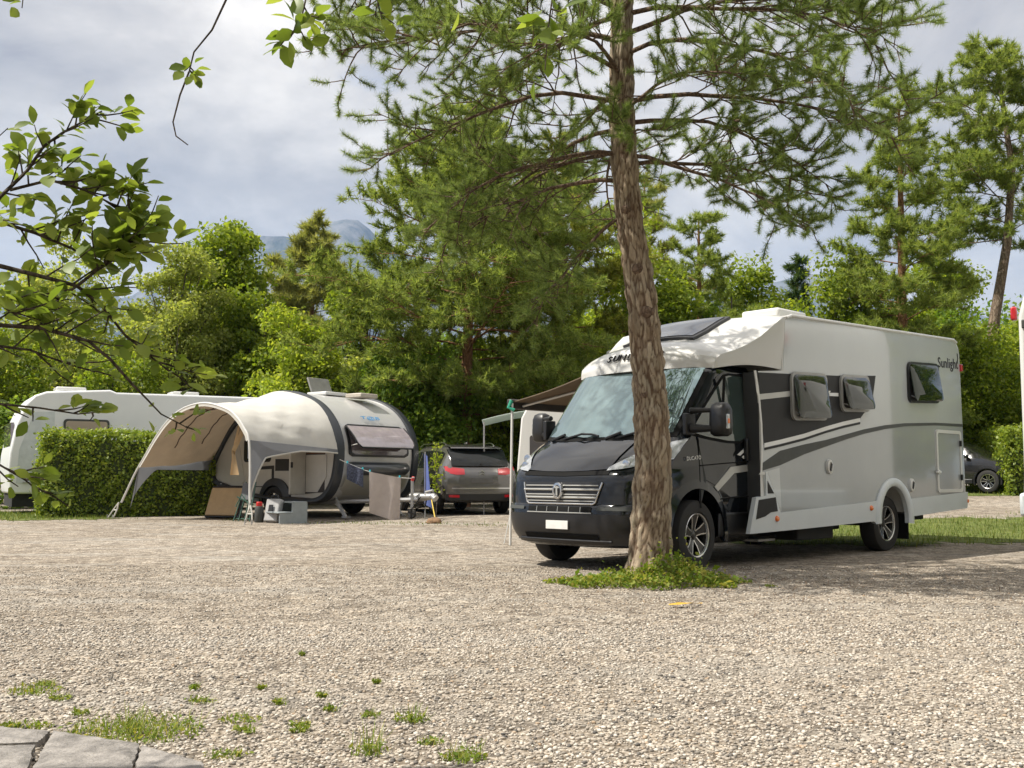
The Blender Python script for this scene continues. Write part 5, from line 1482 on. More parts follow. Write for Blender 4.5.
def pine(name, label, base, trunk_pts, trunk_r, limbs, K, nl, nw, key, group=None, bark=None, sub=10, tw=4, red_from=None, tuft=3, sub_len=.42, twig_len=.5, start=.28, tk=10):
    """limbs: (trunk t, azimuth deg, pitch deg, length, droop)"""
    x, y = base; z0 = float(gz(x, y))
    t = thing(name, label, 'pine tree', (x, y, z0 - .04), 0, group)
    tp = [Vector(p) for p in trunk_pts]
    mb = MB(); mb.tube(tp, trunk_r, tk, cap=True); trunk = mb.build('trunk', bark or BARK_PINE, t, smooth=70, fix=False)
    mb = MB(); TP, TD = [], []
    for (tt_, az, pit_, L, droop) in limbs:
        p, _ = pick(tp, tt_)
        d = Vector((math.cos(R(az)) * math.cos(R(pit_)), math.sin(R(az)) * math.cos(R(pit_)), math.sin(R(pit_))))
        path = limb_path(p, d, L, 8, droop, .13)
        r0 = .011 + .0066 * L
        mb.tube(path, [r0 * (1 - .82 * i / 8) for i in range(9)], 6, cap=False)
        ns = max(3, int(sub * L / 3))
        for k in range(ns):
            u = start + (1 - start) * (k + rnd.random() * .6) / ns
            if u > 1: u = 1
            q, dd = pick(path, u)
            side = Vector((-dd.y, dd.x, 0)).normalized() * (1 if k % 2 else -1)
            sd_ = (dd * rnd.uniform(.35, .9) + side * rnd.uniform(.5, 1.0) + Vector((0, 0, rnd.uniform(-.35, .45)))).normalized()
            sl = L * sub_len * (1.05 - .55 * u) * rnd.uniform(.6, 1.25)
            sp = limb_path(q, sd_, sl, 5, .03, .22)
            mb.tube(sp, [.004 + .0035 * L * .6 * (1 - i / 5) for i in range(6)], 4, cap=False)
            for m_ in range(tw):
                v = .25 + .75 * (m_ + rnd.random()) / tw
                a, ad = pick(sp, min(v, 1))
                td = (ad * .8 + Vector((rnd.uniform(-1, 1), rnd.uniform(-1, 1), rnd.uniform(-.3, .9)))).normalized()
                tl_ = twig_len * rnd.uniform(.5, 1.2) * (.6 + .15 * sl)
                wp = limb_path(a, td, tl_, 3, -.06, .2)
                mb.tube(wp, [.006, .005, .004, .003], 3, cap=False)
                for f in range(tuft):
                    b_, bd = pick(wp, .45 + .55 * (f + 1) / tuft)
                    TP.append(b_[:]); TD.append(bd[:])
            for f in range(2):
                b_, bd = pick(sp, .7 + .3 * f); TP.append(b_[:]); TD.append(bd[:])
    mb.build('branches', bark if red_from is None else red_from, t, smooth=70, fix=False)
    V, F = needle_tufts(np.array(TP), np.array(TD), K, nl, nw)
    np_mesh('crown', V, F, LM[key], t)
    return t

# ---- the pine in front of the motorhome
PY_ = 9.45
b0 = at(648, 578, PY_)
def tpx(px, z): return Vector(((px - 512) / FPX * PY_ - b0.x, 0, z))
tpts = [tpx(648, 0), tpx(648.5, .2), tpx(650, .6), tpx(652, 1.15), tpx(651, 1.6), tpx(648, 2.05), tpx(643.5, 2.53), tpx(637, 3.0), tpx(630.5, 3.44), tpx(626, 4.1), tpx(625, 4.7), tpx(626, 5.4), tpx(628, 6.9), tpx(632, 8.6)]
tr_ = [.215, .195, .172, .16, .150, .142, .135, .128, .121, .115, .110, .102, .08, .03]
# finer, knobbly rings
fine, fr_ = [], []
tmpx = crv([(p.x, p.z) for p in tpts], 8)
for i, (x, z) in enumerate(tmpx):
    u = i / (len(tmpx) - 1) * (len(tr_) - 1)
    fine.append((x, .0, z)); fr_.append(float(np.interp(u, range(len(tr_)), tr_)) * (1 + .035 * math.sin(i * 1.3) + rnd.uniform(-.02, .02)))
def tt_at(z): return float(np.interp(z, [p[2] for p in fine], np.linspace(0, 1, len(fine))))
limbs = []
def lb(z, az, pit_, L, droop): limbs.append((tt_at(z), az, pit_, L, droop))
# az 0 = right, 90 = away, 180 = left, 270 = towards the camera
lb(3.4, 186, -18, 1.3, .10); lb(3.7, 172, 10, 1.9, .13); lb(3.95, 196, 12, 2.1, .13); lb(4.2, 160, 8, 2.1, .11); lb(4.45, 182, 18, 2.3, .12); lb(4.75, 208, 14, 2.4, .11); lb(5.05, 174, 22, 2.7, .11); lb(5.35, 196, 16, 2.8, .09); lb(5.5, 180, 12, 3.0, .08)
lb(3.85, 6, 12, 1.9, .10); lb(4.25, 14, 18, 2.2, .11); lb(4.45, -6, 20, 2.5, .12); lb(4.9, -34, 18, 2.4, .11); lb(5.1, 4, 20, 2.55, .10); lb(5.3, -16, 16, 2.5, .10); lb(3.95, -3, 2, 1.8, .10)
lb(4.0, 266, 14, .9, .08); lb(4.35, 292, 12, 1.7, .10); lb(4.7, 246, 16, 1.8, .09); lb(4.2, 84, 6, 2.1, .08); lb(4.6, 112, 10, 2.4, .09); lb(5.3, 130, 14, 2.6, .09); lb(5.3, 275, 18, 1.7, .08); lb(4.0, 140, 2, 2.0, .09)
for z in np.arange(5.7, 8.5, .36): lb(z, rnd.uniform(60, 300), rnd.uniform(5, 30), min(2.0, (9.2 - z) * .7 + .5), .05)
MAINPINE = pine('pine_tree', 'tall scaly-barked pine standing before the motorhome', (b0.x, PY_), fine, fr_, limbs, 74, .068, .0040, 'pine', None, BARK_PINE, 22, 6, red_from=BARK_LIMB, tuft=3, sub_len=.44, twig_len=.40, start=.22, tk=18)
# plated bark: the trunk surface is rebuilt with raised scales
def plated_trunk(o, pts, radii, nth=84, nz=330, zmax=7.0):
    P = np.array(pts); k = P[:, 2] <= zmax + 2
    zz = np.concatenate([np.linspace(0, zmax, nz), [P[-1, 2]]])
    cx, cy, rr = (np.interp(zz, P[:, 2], q) for q in (P[:, 0], P[:, 1], np.array(radii)))
    th = np.linspace(0, 2 * np.pi, nth, endpoint=False)
    TH, ZZ = np.meshgrid(th, zz); RR = np.repeat(rr[:, None], nth, 1)
    # features on the unrolled cylinder, stretched upward
    nf = 1500
    ft = rng.random(nf) * 2 * np.pi; fz = rng.random(nf) * (zmax + .3) - .1; tone = rng.random(nf)
    wob = .25 * np.sin(ZZ * 9 + TH * 2) + .18 * np.sin(ZZ * 21 - TH * 3)
    D1 = np.full(TH.shape, 9.); D2 = np.full(TH.shape, 9.); T1 = np.zeros(TH.shape)
    order = np.argsort(fz)
    for i in range(len(zz)):
        sel = np.abs(fz - zz[i]) < .6
        if not sel.any(): continue
        dt = np.abs(TH[i][:, None] + wob[i][:, None] * .25 - ft[sel][None]); dt = np.minimum(dt % (2 * np.pi), 2 * np.pi - dt % (2 * np.pi))
        d = np.hypot(dt * rr[i], (zz[i] - fz[sel])[None] * .19)
        idx = np.argsort(d, 1)[:, :2]
        D1[i] = np.take_along_axis(d, idx[:, :1], 1)[:, 0]; D2[i] = np.take_along_axis(d, idx[:, 1:2], 1)[:, 0] if d.shape[1] > 1 else D1[i] + .05
        T1[i] = tone[sel][idx[:, 0]]
    e = np.clip((D2 - D1) / .018, 0, 1)
    disp = (e ** .7 - .5) * .021 + (T1 - .5) * .012 + rng.normal(size=TH.shape) * .0015
    disp[-1] = 0
    flare = .05 * np.exp(-ZZ / .12) * (1 + .6 * np.sin(TH * 5 + .7))
    Rr = RR + disp * np.clip(RR / .12, .2, 1) + flare
    V = np.stack([cx[:, None] + Rr * np.cos(TH), cy[:, None] + Rr * np.sin(TH), ZZ], -1).reshape(-1, 3)
    i = np.arange(len(zz) - 1)[:, None] * nth; j = np.arange(nth)[None]; j2 = (j + 1) % nth
    F = np.stack([i + j, i + j2, i + nth + j2, i + nth + j], -1).reshape(-1, 4)
    n_ = np_mesh('trunk', V, F, M['plate_bark'], None, smooth=True)
    for nm, arr in (('crack', e), ('tone', T1)):
        a = n_.data.attributes.new(nm, 'FLOAT', 'POINT'); a.data.foreach_set('value', arr.astype(np.float32).ravel())
    old = o.data; o.data = n_.data; bpy.data.objects.remove(n_); bpy.data.meshes.remove(old)
def plate_bark():
    m, nt, b, out = nodes_of('plated_pine_bark')
    def at_(n):
        q = nt.nodes.new('ShaderNodeAttribute'); q.attribute_name = n; return q.outputs['Fac']
    tone = ramp(nt, at_('tone'), [(0., (.19, .14, .095)), (.5, (.28, .22, .155)), (1., (.37, .305, .225))])
    f1 = noise(nt, 45, 6, .75, stretch=(1, 1, .35)); f2 = noise(nt, 3.0, 4)
    tone = mix_rgb(nt, .75, tone, f1, 'OVERLAY')
    tone = mix_rgb(nt, ramp(nt, f2, [(.45, (0, 0, 0)), (.7, (.55, .55, .55))]), tone, (.27, .26, .20))
    col = mix_rgb(nt, ramp(nt, at_('crack'), [(.0, (0, 0, 0)), (.45, (1, 1, 1))]), (.085, .052, .034), tone)
    nt.links.new(col, b.inputs['Base Color']); b.inputs['Roughness'].default_value = .92; b.inputs['Specular IOR Level'].default_value = .15
    bn = nt.nodes.new('ShaderNodeBump'); bn.inputs['Strength'].default_value = .6; bn.inputs['Distance'].default_value = .01
    nt.links.new(f1, bn.inputs['Height']); nt.links.new(bn.outputs[0], b.inputs['Normal'])
    return m
M['plate_bark'] = plate_bark()
plated_trunk([c for c in MAINPINE.children if c.name.split('.')[0] == 'trunk'][0], fine, fr_)
# knots on the trunk
kn = MAINPINE
for px, z, ang, r in ((634, 2.85, 262, .05), (637, 2.45, 285, .058), (628, 3.4, 250, .042), (646, 1.7, 240, .042)):
    c = Vector((float(np.interp(z, [q[2] for q in fine], [q[0] for q in fine])), 0, 0)); rr = .125
    p = Vector((c.x + rr * math.cos(R(ang)), rr * math.sin(R(ang)), z)); d = Vector((math.cos(R(ang)), math.sin(R(ang)), -.1))
    mb = MB(); mb.tube([p - d * .05, p + d * .01, p + d * .035], [r * 1.5, r, r * .45], 9)
    mb.build('knot', BARK_LIMB, kn, smooth=70)

# ---- weeds round the foot of the pine: one patch of ground cover
def weed_leaves(P, lsize, key, name, parent=None, lift=.0):
    V, F = leaf_quads(P, lsize, lsize * .7, .9, None, 0, 0)
    return np_mesh(name, V, F, LM[key], parent)
n = 5200
a = rng.random(n) * 6.283; r_ = rng.random(n) ** .62
X = b0.x - .03 + np.cos(a) * r_ * (.85 + .10 * np.sin(a * 5)); Y = 9.12 + np.sin(a) * r_ * (.50 + .08 * np.sin(a * 7))
keep = (np.sin(X * 9 + Y * 4) * np.sin(Y * 11 - X * 3) > -.55) | (rng.random(n) < .35) | (r_ < .5)
X, Y = X[keep], Y[keep]; n = len(X)
hmax = .025 + .20 * np.exp(-(((X - b0.x - .22) / .27) ** 2 + ((Y - 9.15) / .26) ** 2)) + .05 * np.exp(-((X - b0.x + .1) / .5) ** 2) + .05 * (np.sin(X * 13) * np.sin(Y * 17 + X * 5)).clip(0)
P = np.stack([X, Y, gz(X, Y) + hmax * rng.random(n) ** .8 * (1 + .8 * (rng.random(n) > .93))], 1)
V1, F1 = leaf_quads(P, .034, .023, .7)
P2 = P[rng.random(n) < .045] * 1.0; V2, F2 = leaf_quads(P2 + np.array([0, 0, .02]), .062, .05, .9)
o = np_mesh('weeds', np.concatenate([V1, V2]), np.concatenate([F1, F2 + len(V1)]), LM['weed'])
tag(o, 'leafy green weeds growing round the pine foot', kind='stuff')
# a yellow dead leaf
p = at(684, 601, 7.45); mb = MB()
mb.grid([[Vector((-.09, .01, .012)), Vector((-.03, .025, .02)), Vector((.05, .02, .014)), Vector((.11, .012, .02))], [Vector((-.09, .0, .008)), Vector((-.03, -.02, .012)), Vector((.05, -.012, .022)), Vector((.11, .006, .016))]])
o = mb.build('fallen_leaf', mat('yellow_dead_leaf', (.50, .30, .03), .7), None); p.z = float(gz(p.x, 7.45)); o.location = (p.x, p.y, p.z + .012)
o.scale = (1.2, 1.2, 1.2); tag(o, 'yellow fallen leaf on the gravel before the pine', 'leaf')

# dry needles and twigs dropped under the pine
n = 2600
a = rng.random(n) * 6.283; r_ = np.abs(rng.normal(size=n)) * 1.7
X = b0.x + .6 + np.cos(a) * r_ * 1.35; Y = 9.3 + np.sin(a) * r_ * .95
ok = (rng.random(n) < .85); X, Y = X[ok], Y[ok]; n = len(X)
d = rng.normal(size=(n, 3)); d[:, 2] *= .12; d = unit(d); l = (.02 + .05 * rng.random(n) ** 3)[:, None]
sd_ = unit(np.cross(d, UPV)) * .0022
C_ = np.stack([X, Y, gz(X, Y) + .010], 1)
V = np.stack([C_ - d * l - sd_, C_ - d * l + sd_, C_ + d * l + sd_, C_ + d * l - sd_], 1).reshape(-1, 3)
o = np_mesh('dry_needles', V, np.arange(4 * n).reshape(-1, 4), mat('dry_needle_brown', (.13, .08, .045), .9, var=.4, vscale=3))
tag(o, 'brown dry needles and twigs dropped on the gravel under the pine', kind='stuff')

# ---- tufts in the foreground gravel
def gpx(px, py):
    q = at(px, py, 10.0); k = -CAM_H / (q.z - CAM_H) * 10.0
    q = at(px, py, k); return q.x, q.y
def tuft(px, py, w, n, h, name, label, group=None):
    x, y = gpx(px, py); z = float(gz(x, y))
    a = rng.random(n) * 6.283; r_ = rng.random(n) ** .6 * w
    P = np.stack([np.cos(a) * r_, np.sin(a) * r_ * .75, h * .35 * rng.random(n) ** 1.5], 1)
    P = P[(np.sin(P[:, 0] * 60 + px) * np.sin(P[:, 1] * 75 + py) > -.35)]
    V1, F1 = leaf_quads(P + np.array([0, 0, .008]), .020, .009, .8)
    nb = max(8, n // 2); a = rng.random(nb) * 6.283; r_ = rng.random(nb) ** .7 * w * .9
    Vb, Fb = blades(np.stack([np.cos(a) * r_, np.sin(a) * r_ * .75, np.zeros(nb)], 1), h * .3, h, .0022, 1.3)
    # blades are triangles, leaves are quads: give blades a doubled tip
    Fb4 = np.concatenate([Fb, Fb[:, 2:3]], 1)
    Vq = Vb.reshape(-1, 3, 3); tip2 = Vq[:, 2:3] + np.array([.0012, 0, 0])
    Vb = np.concatenate([Vq, tip2], 1).reshape(-1, 3); Fb4 = np.arange(len(Vb)).reshape(-1, 4)
    o = np_mesh(name, np.concatenate([V1, Vb]), np.concatenate([F1, Fb4 + len(V1)]), LM['weed'])
    o.location = (x, y, z)
    return tag(o, label, 'weed', group)
tuft(132, 735, .26, 620, .085, 'weed_clump', 'widest weed clump, spreading beside the grey kerb stones')
tuft(35, 693, .12, 130, .06, 'weed_clump', 'spiky weed clump at the left edge of the gravel')
tuft(412, 723, .07, 110, .07, 'weed_clump', 'round grassy tuft alone on the gravel near the bottom')
tuft(367, 756, .07, 80, .10, 'weed_clump', 'broad-leaved upright weed at the bottom of the gravel')
tuft(462, 762, .085, 150, .06, 'weed_clump', 'bushy tuft at the bottom edge right of the other weeds')
TL = 'tiny green weed sprig dotted among the gravel'
for px, py, w in ((60, 700, .05), (200, 703, .07), (240, 722, .08), (245, 733, .05), (300, 728, .05), (195, 690, .03), (322, 698, .03), (372, 718, .05), (430, 746, .05), (228, 758, .08), (10, 728, .06), (35, 728, .07), (330, 712, .03), (377, 684, .02), (302, 655, .02), (262, 690, .02), (45, 686, .05), (300, 733, .04), (770, 588, .06), (930, 540, .12), (80, 715, .04), (280, 705, .03)):
    tuft(px, py, w, int(34 + 500 * w), .035, 'weed_sprig', TL, 'tiny weed sprigs in the gravel')

# ---- grey kerb stones at the lower left corner
M['kerb'] = mat('rough_grey_stone', (.21, .195, .18), .92, var=.45, vscale=14, bump=1.0, bscale=60)
def slab(label, corners, h):
    mb = MB(); n = 14
    c = [Vector((*gpx(*q), 0)) for q in corners]
    rows = []
    for j in range(n + 1):
        r_ = []
        for i in range(n + 1):
            p = c[0].lerp(c[1], i / n).lerp(c[3].lerp(c[2], i / n), j / n)
            e = min(i, n - i, j, n - j)
            z = (h if e > 0 else h * .86) + (.0025 * math.sin(i * .9 + j * .5) + .003 * math.sin(j * .8 - i * .4 + h * 90) + rnd.uniform(-.0012, .0012)) * (e > 0)
            r_.append(p + Vector((rnd.uniform(-.004, .004), rnd.uniform(-.004, .004), z)) )
        rows.append(r_)
    mb.grid(rows)
    rim = [rows[0][i] for i in range(n)] + [rows[j][n] for j in range(n)] + [rows[n][n - i] for i in range(n)] + [rows[n - j][0] for j in range(n)]
    mb.grid([rim, [Vector((p.x, p.y, -.05)) for p in rim]], close=True)
    o = mb.build('kerb_stone', M['kerb'], None, smooth=50)
    return tag(o, label, 'kerb stone', 'rough grey kerb stones')
slab('rough grey kerb stone at the very corner, above the long crack', [(-60, 730), (50, 738), (37, 750), (-70, 753)], .030)
slab('grey kerb stone below the long crack, along the bottom edge', [(-72, 755.5), (35, 752.5), (18, 800), (-92, 800)], .030)
slab('middle grey kerb stone beside the widest weed clump', [(52.5, 738.5), (139, 752), (124, 800), (21, 800)], .033)
slab('narrowest grey kerb stone, tapering out of the bottom edge', [(142, 753), (203, 771), (212, 800), (127, 800)], .030)

# ---- clipped hedge, and a narrow one at the right
def hedge(name, label, corners, h, n, key='hedge', lsize=.075):
    t = thing(name, label, 'hedge', (corners[0][0], corners[0][1], 0))
    c = [Vector((x, y, 0)) for x, y in corners]
    o0 = c[0]
    mb = MB()
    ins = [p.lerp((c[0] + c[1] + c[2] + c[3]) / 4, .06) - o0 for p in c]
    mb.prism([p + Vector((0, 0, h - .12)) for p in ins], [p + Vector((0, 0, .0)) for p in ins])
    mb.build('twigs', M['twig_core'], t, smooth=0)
    P = []; O = []
    def face(a, b_, m):
        u = rng.random(m)[:, None]; v = rng.random(m)
        A, B = np.array(a), np.array(b_)
        q = A + (B - A) * u; q[:, 2] = h * v
        d = B - A; nn = np.array([d[1], -d[0], 0]) / np.linalg.norm(d)
        bump = .05 * np.sin(q[:, 0] * 5 + q[:, 2] * 4) + .04 * np.sin(q[:, 0] * 11 - q[:, 2] * 9) + rng.normal(size=m) * .07
        q += nn * bump[:, None]; P.append(q); O.append(np.repeat(nn[None], m, 0))
    for i in range(4):
        a, b_ = c[i], c[(i + 1) % 4]
        L = (b_ - a).length; face(a[:], b_[:], int(n * L * h))
    m = int(n * .9 * (c[1] - c[0]).length * (c[2] - c[1]).length)
    u, v = rng.random(m)[:, None], rng.random(m)[:, None]
    C = [np.array(p) for p in c]
    q = (C[0] * (1 - u) + C[1] * u) * (1 - v) + (C[3] * (1 - u) + C[2] * u) * v
    q[:, 2] = h + rng.normal(size=m) * .05 + .03 * np.sin(q[:, 0] * 4) + .10 * (rng.random(m) > .93) * rng.random(m)
    P.append(q); O.append(np.repeat(UPV[None], m, 0))
    P = np.concatenate(P); O = np.concatenate(O)
    P[:, 2] += gz(P[:, 0], P[:, 1])
    V, F = leaf_quads(P - np.array(o0), lsize, lsize * .62, .35, O, .9, .3)
    np_mesh('foliage', V, F, LM[key], t)
    return t
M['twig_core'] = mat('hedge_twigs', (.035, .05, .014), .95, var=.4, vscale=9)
def q_(px, py, Y): p = at(px, py, Y); return (p.x, p.y)
hedge('hedge', 'clipped leafy hedge before the long white caravan', [q_(39, 516, 22.9), q_(214, 514, 24.3), q_(216, 510, 25.2), q_(44, 512, 23.9)], 1.86, 1500)
hedge('hedge', 'narrow clipped hedge end at the right behind the gravel path', [(13.05, 27.4), (13.9, 27.6), (15.3, 31.5), (14.4, 31.7)], 1.75, 500, 'hedge', .09)

# ---- single stem in front of the coupling
p = at(436, 520, 23.0)
t = thing('climbing_plant', 'thin leafy stem growing up beside the coupling', 'plant', (p.x, p.y, float(gz(p.x, p.y))))
mb = MB(); mb.tube([(0, 0, 0), (.02, 0, .6), (-.02, 0, 1.1), (.01, 0, 1.6)], .012, 6); mb.build('stem', BARK, t)
n = 170; zz = .55 + 1.1 * rng.random(n); P = np.stack([rng.normal(size=n) * .07, rng.normal(size=n) * .07, zz], 1)
V, F = leaf_quads(P, .075, .05, .5); np_mesh('leaves', V, F, LM['yellow'], t)

# ---- trees and shrubs behind the yard
BG = 'trees and shrubs behind the yard'
def bx(px, Y): return (at(px, 480, Y).x, Y)
def zh(py, Y): return at(512, py, Y).z
def tree_at(px, Y, top, wpx, key, label, leaves=26000, ls=.16, low=.12, hfrac=.5, clumps=46, cs=.38, name='broadleaf_tree', cat='tree'):
    H = zh(top, Y); w_ = wpx / FPX * Y / 2
    return broadleaf(name, label, bx(px, Y), H, (w_, w_ * .8, H * hfrac), leaves, ls, key, None, clumps, .02 * H, low, cs, cat)
tree_at(50, 38, 262, 170, 'pale', 'pale feathery tree at the far left behind the white caravan', 26000, .15, clumps=60, cs=.32)
tree_at(-40, 33, 300, 150, 'fresh', 'green tree cut by the left edge behind the leafy branch', 16000)
tree_at(170, 34, 236, 112, 'pale', 'slim pale birch-like tree behind the long white caravan', 30000, .12, clumps=70, cs=.32, hfrac=.52)
tree_at(222, 37, 224, 118, 'fresh', 'bright green broadleaf tree with a pointed top', 38000, .17, clumps=70, cs=.42)
tree_at(262, 35, 292, 110, 'fresh', 'lower green tree right of the pointed broadleaf tree', 22000, .16, clumps=50, cs=.33)
tree_at(292, 31, 330, 110, 'yellow', 'yellow-green shrub tree above the canopy', 20000, .13, name='tall_shrub', cat='shrub')
tree_at(110, 31, 345, 130, 'fresh', 'rounded green shrub above the long white caravan roof', 18000, .13, name='tall_shrub', cat='shrub')
tree_at(345, 32, 345, 100, 'pale', 'pale green shrub behind the rounded caravan roof', 20000, .13, name='tall_shrub', cat='shrub')
tree_at(420, 30, 338, 120, 'deep', 'dark leafy shrub above the grey hatchback', 26000, .14, name='tall_shrub', cat='shrub')
tree_at(505, 31, 330, 110, 'fresh', 'green shrub behind the sun sail', 26000, .13, name='tall_shrub', cat='shrub')
tree_at(570, 32, 316, 120, 'yellow', 'sunlit shrub above the brown awning', 26000, .13, name='tall_shrub', cat='shrub')
tree_at(660, 34, 280, 140, 'fresh', 'broad green tree over the motorhome cab', 30000, .15, clumps=60)
tree_at(735, 36, 292, 120, 'deep', 'deep green tree over the middle of the motorhome roof', 24000, .15)
tree_at(845, 33, 272, 140, 'fresh', 'bright light green young tree over the motorhome roof', 28000, .14, clumps=64, cs=.38)
tree_at(905, 36, 300, 130, 'fresh', 'green tree between the two pines on the right', 24000, .15)
tree_at(365, 39, 268, 100, 'fresh', 'green tree filling the gap left of the large bushy pine', 24000, .16, clumps=54)
tree_at(762, 40, 268, 120, 'fresh', 'green tree behind the motorhome roof front', 24000, .17, clumps=54)
tree_at(625, 40, 240, 130, 'yellow', 'tall yellow-green tree just behind the scaly trunk', 28000, .17, clumps=60)
tree_at(940, 42, 268, 110, 'fresh', 'green tree low between the pines above the motorhome rear', 22000, .17, clumps=54)
tree_at(985, 33, 352, 130, 'fresh', 'rounded green shrub beside the motorhome rear', 26000, .13, name='tall_shrub', cat='shrub')
tree_at(1040, 34, 320, 110, 'yellow', 'light green shrub cut by the right edge', 20000, .13, name='tall_shrub', cat='shrub')
tree_at(950, 40, 330, 120, 'deep', 'dark shrub behind the black hatchback', 20000, .15, name='tall_shrub', cat='shrub')
tree_at(20, 29, 398, 90, 'deep', 'low dark shrub at the left edge behind the white caravan', 10000, .12, name='tall_shrub', cat='shrub')
# hidden masses lower down so no sky shows below the crowns
for i, (px, Y, top, w_, key) in enumerate(((215, 42, 330, 260, 'deep'), (440, 44, 330, 260, 'deep'), (640, 46, 335, 260, 'deep'), (830, 46, 330, 260, 'deep'), (1010, 48, 335, 240, 'deep'), (40, 44, 345, 240, 'deep'))):
    tree_at(px, Y, top, w_, key, ['dark thicket behind the birch-like tree', 'dark thicket behind the leaning pine trunk', 'dark thicket behind the motorhome cab', 'dark thicket behind the motorhome roof', 'dark thicket at the far right', 'dark thicket at the far left'][i], 20000, .26, name='thicket', cat='thicket', clumps=50, cs=.45)

def whorl_limbs(n, t0, t1, L0, L1, p0, p1, droop, bias=None):
    out = []
    for k in range(n):
        u = k / (n - 1); az = k * 137.5 + rnd.uniform(-25, 25)
        L = L0 * (.72 + .33 * math.sin(math.pi * min(1, u * 1.15))) * (1 - .62 * u ** 2.2) * rnd.uniform(.72, 1.18)
        if bias: L *= 1 + bias[1] * math.cos(R(az - bias[0]))
        out.append((t0 + (t1 - t0) * u, az, p0 + (p1 - p0) * u + rnd.uniform(-8, 8), L, droop))
    return out
def bgpine(px, Y, top, wpx, key, label, nlimb=26, K=20, nl=.22, nw=.02, lean=0., t0=.3, trunk=None, bark=BARK_RED, bias=None, r0=.17, sub=8, tw=4):
    H = zh(top, Y); w_ = wpx / FPX * Y / 2
    x, y = bx(px, Y)
    pts = trunk or [(0, 0, 0), (lean * .3, 0, H * .3), (lean * .7, 0, H * .6), (lean, 0, H * .97)]
    return pine('pine_tree', label, (x, y), pts, [r0, r0 * .85, r0 * .6, .03][:len(pts)] if len(pts) == 4 else [r0 * (1 - .85 * i / (len(pts) - 1)) for i in range(len(pts))],
         whorl_limbs(nlimb, t0, .98, w_ * 1.0, w_ * .35, 2, 35, .02, bias), K, nl, nw, key, None, bark, sub, tw, tuft=3, sub_len=.42, twig_len=.55, tk=9, red_from=bark)
# big pine left of centre: lower trunk shows at 475
bgpine(464, 30, 112, 292, 'pine2', 'large bushy pine left of the tall scaly pine', 68, 20, .22, .030, .2, .26, r0=.2, sub=14)
bgpine(562, 34, 150, 215, 'pine4', 'yellower pine directly left of the scaly trunk', 50, 20, .24, .032, -.2, .2, sub=13)
bgpine(305, 58, 218, 100, 'pine3', 'distant brownish pine before the blue mountain', 40, 18, .42, .06, .3, .52, r0=.22, sub=12)
bgpine(700, 36, 216, 150, 'pine2', 'green pine behind the scaly pine on its right', 46, 20, .22, .026, .1, .14, sub=12)
bgpine(648, 44, 178, 130, 'pine3', 'far pine showing right of the scaly trunk', 36, 18, .3, .038, 0, .2, sub=12)
bgpine(905, 31, 104, 140, 'pine2', 'tall dense pine above the motorhome rear', 58, 20, .22, .026, .2, .22, r0=.19, sub=14)
bgpine(802, 50, 262, 44, 'spruce', 'small dark spruce in the sky gap', 40, 20, .3, .035, 0, .08)
x_, y_ = bx(996, 36)
H_ = zh(64, 36)
bgpine(984, 36, 72, 150, 'pine2', 'pine with bare curved trunk at the right edge', 44, 20, .24, .030, 0, .50, sub=13, trunk=[(.1, 0, 0), (.25, 0, H_ * .2), (.6, 0, H_ * .38), (1.15, 0, H_ * .55), (1.45, 0, H_ * .72), (1.2, 0, H_ * .88), (1.0, 0, H_)], r0=.26, bark=BARK_PINE, bias=(190, .3))

# ---- overhanging broadleaf tree just left of the camera
ND_ = 3.0
t = thing('broadleaf_tree', 'leafy tree whose near branches hang into the view at the left', 'tree', (-2.75, 2.9, -.03))
org = Vector((-2.75, 2.9, -.03))
mb = MB(); LP, LD, LS = [], [], []
trunkp = [Vector((0, 0, 0)), Vector((.03, 0, 1.0)), Vector((.0, .02, 1.9)), Vector((.1, 0, 2.8)), Vector((.25, 0, 3.6))]
mb.tube(trunkp, [.13, .11, .10, .085, .05], 12)
def twig(pxs, Y0, Y1=None, r0=.007, r1=.0025, root=None):
    Y1 = Y1 or Y0; n_ = len(pxs)
    pts = [at(px, py, Y0 + (Y1 - Y0) * i / max(1, n_ - 1)) - org for i, (px, py) in enumerate(pxs)]
    if root is not None: pts = [pick(trunkp, root)[0]] + [pick(trunkp, root)[0].lerp(pts[0], .5) + Vector((0, 0, .12))] + pts
    m_ = len(pts)
    mb.tube(pts, [r0 + (r1 - r0) * i / (m_ - 1) for i in range(m_)], 6)
    return pts
def leaves_on(pts, n, size, u0=.0, spread=.05, up=.5):
    for k in range(n):
        u = u0 + (1 - u0) * (k + rnd.random()) / n
        p, d = pick(pts, min(1, u))
        v = (d * rnd.uniform(.2, 1.0) + Vector((rnd.uniform(-1, 1), rnd.uniform(-1, 1), rnd.uniform(-.6, .9)))).normalized()
        LP.append(p + v * rnd.uniform(.002, spread)); LD.append(v); LS.append(size * rnd.uniform(.6, 1.2))
def side_twigs(pts, n, L, size, per, u0=.1):
    for k in range(n):
        u = u0 + (1 - u0) * (k + .5 * rnd.random()) / n
        p, d = pick(pts, min(1, u))
        v = (d * .7 + Vector((rnd.uniform(-.7, .9), rnd.uniform(-.6, .6), rnd.uniform(-.8, .9)))).normalized()
        q = limb_path(p, v, L * rnd.uniform(.5, 1.2), 3, -.03, .2)
        mb.tube(q, [.003, .0025, .002, .0014], 4)
        leaves_on(q, per, size, .25, .02)
LSZ = .064
tw1 = twig([(-40, 262), (0, 197), (27, 171), (44, 146), (62, 133), (82, 122), (102, 111)], 2.9, 3.0, .008, .002, .62)
side_twigs(tw1[3:], 14, .11, LSZ * .85, 7, .0)
tw2 = twig([(-60, 225), (0, 222), (35, 233), (71, 248), (93, 261)], 2.9, 3.05, .008, .003, .58)
side_twigs(tw2[2:], 13, .17, LSZ, 7)
